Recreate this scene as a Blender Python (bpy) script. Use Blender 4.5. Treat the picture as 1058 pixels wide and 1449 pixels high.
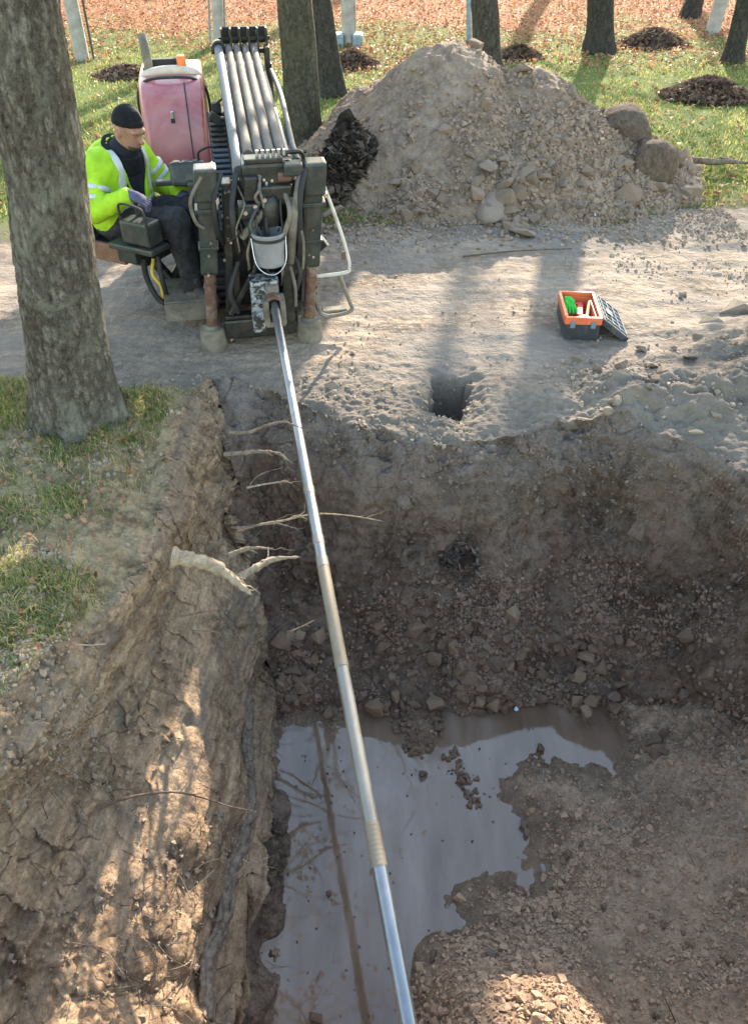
import bpy, bmesh, math, random
import numpy as np
from mathutils import Vector, Matrix
random.seed(7); RNG = np.random.default_rng(7)
for o in list(bpy.data.objects): bpy.data.objects.remove(o)
S = bpy.context.scene; C = S.collection; R = math.radians; PI = math.pi

# ------------------------------------------------------------------ camera, sky, sun, exposure
CAM_H, PITCH, FPX = 2.2, 40.0, 1090.0
cd = bpy.data.cameras.new('camera'); cam = bpy.data.objects.new('camera', cd); C.objects.link(cam)
cam.location = (0, 0, CAM_H); cam.rotation_euler = (R(90 - PITCH), 0, 0)
cd.sensor_fit = 'VERTICAL'; cd.sensor_height = 24; cd.lens = 24 * FPX / 1449; cd.clip_start = .05; cd.clip_end = 500
S.camera = cam
SUN_EL, SUN_AZ = 22.0, 13.0            # azimuth measured from +Y towards +X
W = bpy.data.worlds.new('World'); S.world = W; W.use_nodes = True
wn = W.node_tree.nodes; wl = W.node_tree.links
sky = wn.new('ShaderNodeTexSky'); sky.sky_type = 'NISHITA'; sky.sun_disc = False
sky.sun_elevation = R(SUN_EL); sky.sun_rotation = R(SUN_AZ); sky.dust_density = 1.0; sky.air_density = 1.5; sky.ozone_density = .7
bg = wn['Background']; bg.inputs[1].default_value = .15; wl.new(sky.outputs[0], bg.inputs[0])
sd_ = bpy.data.lights.new('sun', 'SUN'); sd_.energy = 3.9; sd_.angle = R(.55); sd_.color = (1, .87, .70)
sun = bpy.data.objects.new('sun', sd_); C.objects.link(sun)
sdir = Vector((math.sin(R(SUN_AZ)) * math.cos(R(SUN_EL)), math.cos(R(SUN_AZ)) * math.cos(R(SUN_EL)), math.sin(R(SUN_EL))))
sun.rotation_euler = sdir.to_track_quat('Z', 'Y').to_euler(); sun.location = (4, 20, 12)
S.view_settings.view_transform = 'Standard'; S.view_settings.look = 'None'; S.view_settings.gamma = 1
S.view_settings.use_curve_mapping = False; S.view_settings.exposure = 2.18
S.cycles.max_bounces = 6; S.cycles.diffuse_bounces = 3; S.cycles.transmission_bounces = 4; S.cycles.glossy_bounces = 3
S.cycles.use_denoising = True

# ------------------------------------------------------------------ helpers: projection, noise
_cp, _sp = math.cos(R(PITCH)), math.sin(R(PITCH))
def ray(px, py):
    a = (px - 529) / FPX; b = -(py - 724.5) / FPX
    return Vector((a, _cp + b * _sp, -_sp + b * _cp))
def P(px, py, z=0.0):
    d = ray(px, py); t = (z - CAM_H) / d.z; return Vector((d.x * t, d.y * t, z))
def PY(px, py, y):
    d = ray(px, py); t = y / d.y; return Vector((d.x * t, y, CAM_H + d.z * t))

_perm = np.random.default_rng(3).permutation(256).astype(np.int32); _perm = np.concatenate([_perm, _perm])
_g3 = np.random.default_rng(5).normal(size=(256, 3)); _g3 /= np.linalg.norm(_g3, axis=1)[:, None]; _g3 = _g3.astype(np.float32)
def pn(x, y, z):
    x = np.asarray(x, np.float32); y = np.asarray(y, np.float32); z = np.asarray(z, np.float32)
    x, y, z = np.broadcast_arrays(x, y, z)
    xi = np.floor(x).astype(np.int32); yi = np.floor(y).astype(np.int32); zi = np.floor(z).astype(np.int32)
    xf = x - xi; yf = y - yi; zf = z - zi
    u = xf**3 * (xf * (xf * 6 - 15) + 10); v = yf**3 * (yf * (yf * 6 - 15) + 10); w = zf**3 * (zf * (zf * 6 - 15) + 10)
    def g(i, j, k):
        h = _perm[(_perm[(_perm[(xi + i) & 255] + yi + j) & 255] + zi + k) & 255]; q = _g3[h]
        return q[..., 0] * (xf - i) + q[..., 1] * (yf - j) + q[..., 2] * (zf - k)
    a = g(0,0,0); a = a + u * (g(1,0,0) - a); b = g(0,1,0); b = b + u * (g(1,1,0) - b); a = a + v * (b - a)
    c = g(0,0,1); c = c + u * (g(1,0,1) - c); d = g(0,1,1); d = d + u * (g(1,1,1) - d); c = c + v * (d - c)
    return 1.6 * (a + w * (c - a))
def fbm(x, y, z=0.0, s=1.0, oct=4, gain=.5):
    t = 0; a = 1.0; f = s
    for i in range(oct):
        t = t + a * pn(np.asarray(x) * f + 17.3 * i, np.asarray(y) * f - 9.1 * i, np.asarray(z) * f + 5.7 * i); a *= gain; f *= 2.03
    return t
def smooth(a, b, x):
    t = np.clip((x - a) / (b - a), 0, 1); return t * t * (3 - 2 * t)

# ------------------------------------------------------------------ helpers: objects
def mesh_np(name, V, F, smooth_=True):
    V = np.asarray(V, np.float32).reshape(-1, 3); F = np.asarray(F, np.int32); n = F.shape[1]
    me = bpy.data.meshes.new(name); me.vertices.add(len(V)); me.vertices.foreach_set('co', V.ravel())
    me.loops.add(F.size); me.loops.foreach_set('vertex_index', F.ravel())
    me.polygons.add(len(F)); me.polygons.foreach_set('loop_start', np.arange(0, F.size, n, dtype=np.int32))
    me.polygons.foreach_set('loop_total', np.full(len(F), n, np.int32))
    me.polygons.foreach_set('use_smooth', np.full(len(F), smooth_, bool)); me.update(calc_edges=True); me.validate()
    return me
def link(name, me, mat=None, parent=None, kind=None):
    o = bpy.data.objects.new(name, me); C.objects.link(o); o.parent = parent
    if mat is not None:
        for m in (mat if isinstance(mat, (list, tuple)) else [mat]): me.materials.append(m)
    if kind: o['kind'] = kind
    return o
def tag(o, label, cat=None, group=None):
    o['label'] = label
    if cat: o['category'] = cat
    if group: o['group'] = group
    return o
def thing(name, label, cat, loc=(0, 0, 0), rz=0.0, group=None):
    o = bpy.data.objects.new(name, None); C.objects.link(o); o.location = loc; o.rotation_euler = (0, 0, rz); o.empty_display_size = .1
    return tag(o, label, cat, group)

class MB:
    """collects shapes, then build() links them as one mesh object"""
    def __init__(s): s.v = []; s.f = []; s.sm = []
    def add(s, vs, fs, sm=False):
        b = len(s.v); s.v += [tuple(v) for v in vs]; s.f += [tuple(i + b for i in f) for f in fs]; s.sm += [sm] * len(fs); return s
    def box(s, c, d, rot=None, bev=.006):
        bm = bmesh.new(); bmesh.ops.create_cube(bm, size=1)
        for v in bm.verts: v.co = Vector((v.co.x * d[0], v.co.y * d[1], v.co.z * d[2]))
        bev = min(bev, min(d) * .3)
        if bev > 0: bmesh.ops.bevel(bm, geom=bm.edges[:], offset=bev, segments=2, affect='EDGES', profile=.6)
        M = Matrix.Translation(Vector(c)) @ (rot.to_4x4() if rot is not None else Matrix())
        bm.verts.index_update(); s.add([M @ v.co for v in bm.verts], [[v.index for v in f.verts] for f in bm.faces]); bm.free(); return s
    def tube(s, pts, r, n=10, caps=True):
        pts = [Vector(p) for p in pts]; rs = r if isinstance(r, (list, tuple)) else [r] * len(pts)
        vs = []; fs = []; t0 = (pts[1] - pts[0]).normalized(); u = t0.orthogonal().normalized()
        for i, p in enumerate(pts):
            t = (pts[min(i + 1, len(pts) - 1)] - pts[max(i - 1, 0)]).normalized()
            u = (u - t * u.dot(t)); u = u.normalized() if u.length > 1e-6 else t.orthogonal().normalized(); w = t.cross(u)
            for k in range(n):
                a = 2 * PI * k / n; vs.append(p + (u * math.cos(a) + w * math.sin(a)) * rs[i])
        for i in range(len(pts) - 1):
            for k in range(n): fs.append((i * n + k, i * n + (k + 1) % n, (i + 1) * n + (k + 1) % n, (i + 1) * n + k))
        s.add(vs, fs, True)
        if caps:
            m = len(pts) - 1; s.add(vs[:n], [tuple(range(n - 1, -1, -1))]); s.add(vs[m * n:], [tuple(range(n))])
        return s
    def lathe(s, prof, c, n=24, axis='Z', sm=True):
        q = [prof[0]]
        for i in range(1, len(prof) - 1):
            a0 = math.atan2(prof[i][1] - prof[i-1][1], prof[i][0] - prof[i-1][0]); a1 = math.atan2(prof[i+1][1] - prof[i][1], prof[i+1][0] - prof[i][0])
            q.append(prof[i]); dd = abs((a1 - a0 + PI) % (2 * PI) - PI)
            if dd > .6: q.append(None); q.append(prof[i])
        q.append(prof[-1]); runs = [[]]
        for e in q:
            if e is None: runs.append([])
            else: runs[-1].append(e)
        for rn in runs:
            if len(rn) > 1: s._lathe(rn, c, n, axis, sm)
        return s
    def _lathe(s, prof, c, n, axis, sm):
        vs = []; fs = []; c = Vector(c)
        for (r, h) in prof:
            for k in range(n):
                a = 2 * PI * k / n; x, y = r * math.cos(a), r * math.sin(a)
                vs.append(c + Vector({'Z': (x, y, h), 'Y': (x, h, y), 'X': (h, x, y)}[axis]))
        for i in range(len(prof) - 1):
            for k in range(n): fs.append((i * n + k, i * n + (k + 1) % n, (i + 1) * n + (k + 1) % n, (i + 1) * n + k))
        return s.add(vs, fs, sm)
    def prism(s, pts, d):
        d = Vector(d); n = len(pts); a = [Vector(p) for p in pts]; vs = a + [p + d for p in a]
        fs = [tuple(range(n - 1, -1, -1)), tuple(range(n, 2 * n))] + [(i, (i + 1) % n, n + (i + 1) % n, n + i) for i in range(n)]
        return s.add(vs, fs)
    def build(s, name, mat, parent=None, fix=True):
        me = bpy.data.meshes.new(name); me.from_pydata(s.v, [], s.f)
        if fix:
            bm = bmesh.new(); bm.from_mesh(me); bmesh.ops.remove_doubles(bm, verts=bm.verts, dist=1e-5) if False else None
            bmesh.ops.recalc_face_normals(bm, faces=bm.faces[:]); bm.to_mesh(me); bm.free()
        me.polygons.foreach_set('use_smooth', s.sm); me.update()
        return link(name, me, mat, parent)
def spline(pts, n=8):
    pts = [Vector(p) for p in pts]; out = []
    q = [2 * pts[0] - pts[1]] + pts + [2 * pts[-1] - pts[-2]]
    for i in range(1, len(q) - 2):
        for k in range(n):
            t = k / n; a, b, c, d = q[i - 1], q[i], q[i + 1], q[i + 2]
            out.append(.5 * ((2 * b) + (c - a) * t + (2 * a - 5 * b + 4 * c - d) * t * t + (3 * b - a - 3 * c + d) * t ** 3))
    return out + [pts[-1]]

# ------------------------------------------------------------------ materials
class NT:
    def __init__(s, name):
        s.m = bpy.data.materials.new(name); s.m.use_nodes = True; s.n = s.m.node_tree.nodes; s.l = s.m.node_tree.links
        s.b = s.n['Principled BSDF']; s.tc = s.n.new('ShaderNodeTexCoord')
    def co(s, sc=(1, 1, 1), rot=(0, 0, 0)):
        mp = s.n.new('ShaderNodeMapping'); mp.inputs['Scale'].default_value = sc; mp.inputs['Rotation'].default_value = rot
        s.l.new(s.tc.outputs['Object'], mp.inputs[0]); return mp.outputs[0]
    def noise(s, scale, det=6, rough=.55, co=None, dist=0):
        t = s.n.new('ShaderNodeTexNoise'); t.inputs['Scale'].default_value = scale; t.inputs['Detail'].default_value = det
        t.inputs['Roughness'].default_value = rough; t.inputs['Distortion'].default_value = dist
        s.l.new(co if co is not None else s.tc.outputs['Object'], t.inputs['Vector']); return t.outputs['Fac']
    def voro(s, scale, out='Distance', co=None, feat='F1'):
        t = s.n.new('ShaderNodeTexVoronoi'); t.feature = feat; t.inputs['Scale'].default_value = scale
        s.l.new(co if co is not None else s.tc.outputs['Object'], t.inputs['Vector']); return t.outputs[out]
    def ramp(s, fac, stops):
        r = s.n.new('ShaderNodeValToRGB'); e = r.color_ramp.elements
        while len(e) < len(stops): e.new(.5)
        for i, (p, c) in enumerate(stops):
            e[i].position = p; e[i].color = (*c, 1) if not isinstance(c, (int, float)) else (c, c, c, 1)
        s.l.new(fac, r.inputs[0]); return r.outputs[0]
    def mix(s, fac, a, b, mode='MIX'):
        x = s.n.new('ShaderNodeMix'); x.data_type = 'RGBA'; x.blend_type = mode
        for v, i in ((fac, 0), (a, 6), (b, 7)):
            if isinstance(v, (int, float)): x.inputs[i].default_value = v if i == 0 else (v, v, v, 1)
            elif isinstance(v, tuple): x.inputs[i].default_value = (*v, 1)
            else: s.l.new(v, x.inputs[i])
        return x.outputs[2]
    def math(s, op, a, b=0.0):
        x = s.n.new('ShaderNodeMath'); x.operation = op
        for v, i in ((a, 0), (b, 1)):
            if isinstance(v, (int, float)): x.inputs[i].default_value = v
            else: s.l.new(v, x.inputs[i])
        return x.outputs[0]
    def attr(s, name):
        a = s.n.new('ShaderNodeAttribute'); a.attribute_name = name; return a
    def pos(s, ax):
        x = s.n.new('ShaderNodeSeparateXYZ'); s.l.new(s.tc.outputs['Object'], x.inputs[0]); return x.outputs[ax]
    def objrand(s):
        return s.n.new('ShaderNodeObjectInfo').outputs['Random']
    def bump(s, h, strength=.5, dist=.01, prev=None):
        b = s.n.new('ShaderNodeBump'); b.inputs['Strength'].default_value = strength; b.inputs['Distance'].default_value = dist
        s.l.new(h, b.inputs['Height'])
        if prev is not None: s.l.new(prev, b.inputs['Normal'])
        return b.outputs[0]
    def set(s, col=None, rough=None, metal=None, normal=None, spec=None):
        for v, k in ((col, 'Base Color'), (rough, 'Roughness'), (metal, 'Metallic'), (normal, 'Normal'), (spec, 'Specular IOR Level')):
            if v is None: continue
            if isinstance(v, (int, float)): s.b.inputs[k].default_value = v
            elif isinstance(v, tuple): s.b.inputs[k].default_value = (*v, 1)
            else: s.l.new(v, s.b.inputs[k])
        return s.m

def soil(name, dark, mid, light, big=1.6, fine=60, rough=.95, bs=.6, stretch=(1, 1, 1), speck=.12, patch=None, crumb=(22, 58), wet=None, far=None, topsoil=None):
    dark, mid, light = [(c_[0] * 1.09, c_[1] * .985, c_[2] * .925) for c_ in (dark, mid, light)]; t = NT(name); co = t.co(stretch)
    n1 = t.noise(big, 7, .6, co, .4); n2 = t.noise(fine, 6, .7); n3 = t.noise(fine * .22, 7, .65, co, .3)
    v1 = t.voro(crumb[0], 'Distance', t.co((1, 1, 1))); v2 = t.voro(crumb[1], 'Distance')
    cr = t.math('ADD', t.math('MULTIPLY', v1, .6), t.math('MULTIPLY', v2, .4)); cmask = t.ramp(t.noise(big * 1.7, 4, .6, None, .5), [(.42, 0), (.62, 1)])
    f = t.math('ADD', t.math('MULTIPLY', n1, .30), t.math('ADD', t.math('MULTIPLY', n3, .42), t.math('MULTIPLY', n2, .28)))
    c = t.ramp(f, [(.36, dark), (.50, mid), (.63, light)])
    c = t.mix(t.math('MULTIPLY', t.ramp(cr, [(.30, 0), (.62, 1)]), t.math('MULTIPLY', cmask, .65)), c, tuple(x * .55 for x in dark))   # dark gaps between crumbs
    g = t.math('LESS_THAN', t.voro(fine * 1.3, 'Distance'), speck)                                                                   # pale grit
    c = t.mix(t.math('MULTIPLY', g, .55), c, tuple(min(.75, x * 1.7 + .04) for x in light))
    if patch: c = t.mix(t.ramp(t.noise(patch[1], 6, .65, co, .6), [(patch[2], 0), (patch[3], .8)]), c, patch[0])
    if wet is not None:                                                                       # soaked margin just above the water level
        zz = t.math('ADD', t.pos(2), t.math('MULTIPLY', t.math('SUBTRACT', n3, .5), .06)); k = t.ramp(t.math('MULTIPLY', t.math('SUBTRACT', zz, wet), 10), [(.1, 1), (.55, 0)])
        c = t.mix(t.math('MULTIPLY', k, .6), c, tuple(x * .5 for x in dark)); rough = t.ramp(k, [(0, rough), (1, .35)])
    if far is not None:                                                                       # shade along the pit rim put into the colour, with damp dug-over subsoil
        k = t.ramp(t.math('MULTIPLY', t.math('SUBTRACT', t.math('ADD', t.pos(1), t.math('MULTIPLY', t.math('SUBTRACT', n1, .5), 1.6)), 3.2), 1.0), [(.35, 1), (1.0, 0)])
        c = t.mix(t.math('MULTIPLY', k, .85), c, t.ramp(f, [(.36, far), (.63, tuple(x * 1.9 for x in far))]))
    if topsoil is not None:                                                                   # paler dry layer in the top of the cut
        k = t.ramp(t.math('ADD', t.math('MULTIPLY', t.pos(2), 1.6), t.math('MULTIPLY', n1, 1.0)), [(.0, 0), (.52, 1)]); c = t.mix(t.math('MULTIPLY', k, .8), c, t.ramp(f, [(.36, tuple(x * .6 for x in topsoil)), (.63, tuple(x * 1.35 for x in topsoil))]))
    nb = t.bump(n1, bs * .4, .05); nb = t.bump(t.math('SUBTRACT', 1.0, cr), bs * .8, .02, nb); nb = t.bump(n3, bs, .03, nb); nb = t.bump(n2, bs * 1.2, .009, nb)
    return t.set(c, rough, 0, nb, .15)
def plain(name, col, rough=.6, metal=0.0, var=.25, scale=14, dirt=None, dirt_amt=(.5, .68), bs=.15, spec=.5, obj=False):
    t = NT(name); n = t.noise(scale, 6, .6); lo = tuple(c * (1 - var) for c in col); hi = tuple(min(1, c * (1 + var)) for c in col)
    c = t.ramp(n, [(.32, lo), (.68, hi)])
    if dirt: c = t.mix(t.ramp(t.noise(scale * .6, 8, .68, None, .5), [(dirt_amt[0], 0), (dirt_amt[1], 1)]), c, dirt)
    if obj: c = t.mix(.5, c, t.ramp(t.objrand(), [(0, lo), (1, hi)]))
    return t.set(c, rough, metal, t.bump(t.noise(scale * 6, 4), bs, .003), spec)
def leafmat(name, cols, trans=.35, rough=.6):
    t = NT(name); a = t.attr('rnd').outputs['Fac']
    c = t.ramp(a, [(i / max(1, len(cols) - 1), q) for i, q in enumerate(cols)])
    t.set(c, rough, 0, None, .3)
    tr = t.n.new('ShaderNodeBsdfTranslucent'); t.l.new(c, tr.inputs[0]); mx = t.n.new('ShaderNodeMixShader'); mx.inputs[0].default_value = trans
    t.l.new(t.b.outputs[0], mx.inputs[1]); t.l.new(tr.outputs[0], mx.inputs[2]); t.l.new(mx.outputs[0], t.n['Material Output'].inputs[0]); return t.m

M = {}; ZW0 = -1.32
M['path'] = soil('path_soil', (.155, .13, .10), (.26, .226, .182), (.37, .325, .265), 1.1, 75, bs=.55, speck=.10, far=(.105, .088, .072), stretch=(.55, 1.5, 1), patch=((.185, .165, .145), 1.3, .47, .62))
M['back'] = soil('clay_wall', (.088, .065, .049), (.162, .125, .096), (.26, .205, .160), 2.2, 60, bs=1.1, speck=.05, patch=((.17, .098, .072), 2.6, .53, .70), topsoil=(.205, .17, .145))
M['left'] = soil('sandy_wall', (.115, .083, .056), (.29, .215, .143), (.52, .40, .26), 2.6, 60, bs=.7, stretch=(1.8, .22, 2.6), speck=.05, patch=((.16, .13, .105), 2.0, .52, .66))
M['floor'] = soil('pit_floor_soil', (.17, .125, .088), (.325, .248, .178), (.47, .37, .272), 2.0, 80, bs=.8, speck=.09, wet=ZW0)
M['heap'] = soil('heap_soil', (.15, .118, .088), (.25, .20, .154), (.35, .29, .228), 2.0, 55, bs=.7, speck=.08)
M['bank'] = soil('bank_soil', (.13, .10, .06), (.27, .22, .135), (.40, .335, .225), 3.0, 60, bs=.7, speck=.10)
def clodmat(name, col, var=.3):
    col = (col[0] * 1.09, col[1] * .985, col[2] * .925); t = NT(name); n = t.noise(22, 6, .6); c = t.ramp(n, [(.3, tuple(x * (1 - var) for x in col)), (.7, tuple(x * (1 + var) for x in col))])
    o = t.objrand(); c = t.mix(.35, c, t.ramp(o, [(0, tuple(x * .6 for x in col)), (1, tuple(x * 1.35 for x in col))]))
    nb = t.bump(t.noise(30, 6, .65), .8, .015); nb = t.bump(t.noise(130, 4), .5, .004, nb); return t.set(c, .95, 0, nb, .15)
M['clod_heap'] = clodmat('clod_heap', (.27, .217, .168)); M['clod_wet'] = clodmat('clod_wet', (.235, .173, .132)); M['clod_floor'] = clodmat('clod_floor', (.32, .24, .17))
M['clod_mud'] = clodmat('clod_mud', (.15, .11, .08)); M['clod_dry'] = clodmat('clod_dry', (.33, .285, .225)); M['stone'] = clodmat('stone_grey', (.27, .23, .188), .35); M['stone_brown'] = clodmat('stone_brown', (.25, .185, .13), .35)

# ------------------------------------------------------------------ terrain
TOP = np.array([(-1.62,.35),(-1.52,.9),(-1.36,1.40),(-1.18,1.72),(-1.03,2.0),(-.965,2.3),(-.99,2.65),(-1.06,3.05),(-1.08,3.25),(-1.02,3.6),(-.96,3.82),(-.80,3.86),(-.62,3.72),(-.40,3.55),
                (-.18,3.38),(.0,3.30),(.25,3.20),(.48,3.17),(.70,3.22),(.95,3.36),(1.25,3.40),(1.5,3.22),(1.72,3.02),(1.88,2.78),(1.98,2.45),(2.12,1.9),(2.3,.8),(2.2,.4),(.6,.28),(-.6,.3)])
BOT = np.array([(-.42,.85),(-.44,1.5),(-.50,2.1),(-.56,2.62),(-.52,2.80),(-.2,2.80),(.3,2.78),(1.0,2.80),(1.45,2.82),(1.85,2.72),(2.06,2.45),(2.15,1.9),(2.2,.95),(1.9,.75),(.5,.72)]) * .898
WPX = [(392,1024),(470,1027),(500,1012),(560,1010),(585,1050),(620,1062),(622,1010),(640,990),(720,980),(790,998),(832,1030),(850,1015),(895,1030),(905,1055),(865,1088),(760,1068),(712,1085),(706,1120),(735,1165),(745,1240),(690,1233),(628,1265),(637,1300),(603,1345),(615,1400),(590,1475),(392,1475)]
ZW = -1.32
def zs(z): return z * 1.32 / 1.72
WP = np.array([P(a, b, ZW).to_2d() for a, b in WPX])
def segd(x, y, poly, closed=True):
    d = np.full(x.shape, 1e9, np.float32); n = len(poly)
    for i in range(n if closed else n - 1):
        ax, ay = poly[i]; bx, by = poly[(i + 1) % n]; ex, ey = bx - ax, by - ay
        t = np.clip(((x - ax) * ex + (y - ay) * ey) / (ex * ex + ey * ey), 0, 1)
        d = np.minimum(d, np.hypot(x - ax - t * ex, y - ay - t * ey))
    return d
def inpoly(x, y, poly):
    c = np.zeros(x.shape, bool); n = len(poly)
    for i in range(n):
        ax, ay = poly[i]; bx, by = poly[i - 1]
        if ay == by: continue
        c ^= ((ay > y) != (by > y)) & (x < (bx - ax) * (y - ay) / (by - ay) + ax)
    return c
def corner_line(x, y): return x < -.50 - np.maximum(0, y - 2.42) * .30
def lawn_edge(x): return 6.15 + .12 * x + .0 * x
def height(x, y):
    """ground height and region: 0 path 1 lawn 2 bank 3 floor 4 left wall 5 back wall 6 right wall 7 near wall"""
    x = np.asarray(x, np.float32); y = np.asarray(y, np.float32)
    jx = x + .05 * fbm(x, y, 1.0, 2.5, 3) + .018 * fbm(x, y, 7.0, 11, 2); jy = y + .05 * fbm(x, y, 4.0, 2.3, 3) + .018 * fbm(x, y, 9.0, 11, 2)
    # outside
    z = .022 * fbm(x, y, 2.0, .9, 3) + .008 * fbm(x, y, 3.0, 7.0, 3)
    far = smooth(6.0, 8.5, y); z = z * (1 - .3 * far) + far * .03 * fbm(x, y, 8.0, .35, 2)
    rut = smooth(3.4, 4.3, y) * (1 - smooth(5.6, 6.6, y)); z = z + rut * .012 * pn(x * .9, y * 9, 3.3)
    z = z + .22 * np.exp(-(((x - 2.55) / .55) ** 2 + ((y - 4.0) / .5) ** 2)) * (1 + .5 * fbm(x, y, 5., 4, 3))          # rubble shoulder on the right
    z = z + .10 * smooth(.55, 1.6, x) * np.exp(-(((y - 3.55) / .22) ** 2)) * (1 + .9 * fbm(x, y, 6.0, 5, 3))
    bank = smooth(-.95, -1.25, x) * (1 - smooth(3.2, 4.0, y)); z = z + bank * (.05 + .03 * fbm(x, y, 1.5, 4, 3))
    lip = np.exp(-(segd(x, y, TOP) / .13) ** 2); z = z + lip * (.03 * fbm(x, y, 1.1, 5, 3) - .015) * (y > 1)
    # test hole in the path
    hx = jx * 1.0; hy = jy * 1.0
    hx = hx + .05 * fbm(x, y, 5.5, 6, 2) + .10 * np.maximum(0, hx - .42) * smooth(3.7, 3.4, hy); qx_ = np.abs((hx - .42) / .112); qy_ = np.abs((hy - 3.65) / (.24 + .05 * fbm(x, y, 2.5, 4, 2))); hd = .11 * (1 - (qx_ ** 2.6 + qy_ ** 2.6) ** (1 / 2.6)); z = z - .55 * smooth(-.015, .03, hd) - .05 * smooth(-.10, .02, hd)
    reg = np.where(y + .35 * fbm(x, y, 4.4, .9, 3) > lawn_edge(x), 1, 0)
    bk = (x + .05 * fbm(x, y, 2.2, 3, 3) < -.86) & (y + .1 * fbm(x, y, 3.2, 3, 2) < 3.72); reg = np.where(bk | (y < .3), 2, reg)
    # pit
    ins = inpoly(jx, jy, TOP)
    if ins.any():
        X, Y = jx[ins], jy[ins]; x0, y0 = x[ins], y[ins]
        dt = segd(X, Y, TOP); inb = inpoly(X, Y, BOT); db = np.where(inb, 0, segd(X, Y, BOT)); t = dt / (dt + db + 1e-6)
        sdw = segd(x0, y0, WP) * np.where(inpoly(x0, y0, WP), -1, 1)
        zf = ZW + np.clip(sdw * .17, -.04, .10) + .022 * fbm(x0, y0, 1.7, 5, 3) * smooth(-.03, .1, sdw) + .010 * fbm(x0, y0, 2.7, 18, 3) * smooth(-.07, .03, sdw)
        zf = zf + .54 * smooth(1.42, .80, y0) * smooth(.10, .36, x0) * (1 - .75 * smooth(.62, .95, x0)) + .20 * smooth(1.2, 2.0, x0)
        L = corner_line(x0, y0)
        sl = np.interp(t, [0, .08, .35, .7, .9, 1], [0, .07, .38, .74, .90, 1]); sb = np.interp(t, [0, .10, .22, .34, .55, .75, 1], [0, .045, .16, .40, .70, .88, 1])
        z[ins] = z[ins] * (1 - smooth(0, .25, t)) * 1.0 + zf * np.where(L, sl, sb)
        r = np.where(inb, 3, np.where(L, 4, np.where((x0 > 2.0) & (y0 < 2.55), 6, np.where(y0 < .75, 7, 5)))); reg[ins] = r
    return z, reg

def axis(*runs):
    out = []
    for a, b, h in runs: out.append(np.linspace(a, b, max(2, int(round((b - a) / h))), endpoint=False))
    return out
gx = np.concatenate([-np.geomspace(160, 6, 28)[:-1]] + axis((-6, -1.75, .05), (-1.75, -1.35, .012), (-1.35, -.38, .0052), (-.38, 2.3, .0095), (2.3, 3.2, .02), (3.2, 7, .05)) + [np.geomspace(7, 160, 28)])
gy = np.concatenate([-np.geomspace(60, .3, 20)[:-1]] + axis((-.3, .6, .04), (.6, 2.6, .0105), (2.6, 3.55, .0046), (3.55, 4.3, .009), (4.3, 7.2, .022), (7.2, 20, .09)) + [np.geomspace(20, 220, 24)])
GX, GY = np.meshgrid(gx, gy, indexing='xy'); GX = GX.astype(np.float32); GY = GY.astype(np.float32); ny, nx = GX.shape
GZ, REG = height(GX.ravel(), GY.ravel()); GZ = GZ.reshape(ny, nx); REG = REG.reshape(ny, nx)
TV = np.stack([GX, GY, GZ], -1)
def vnormals(V):
    du = np.gradient(V, axis=1); dv = np.gradient(V, axis=0); n = np.cross(du, dv); n /= (np.linalg.norm(n, axis=-1, keepdims=True) + 1e-9); return n
TN = vnormals(TV)
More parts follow.
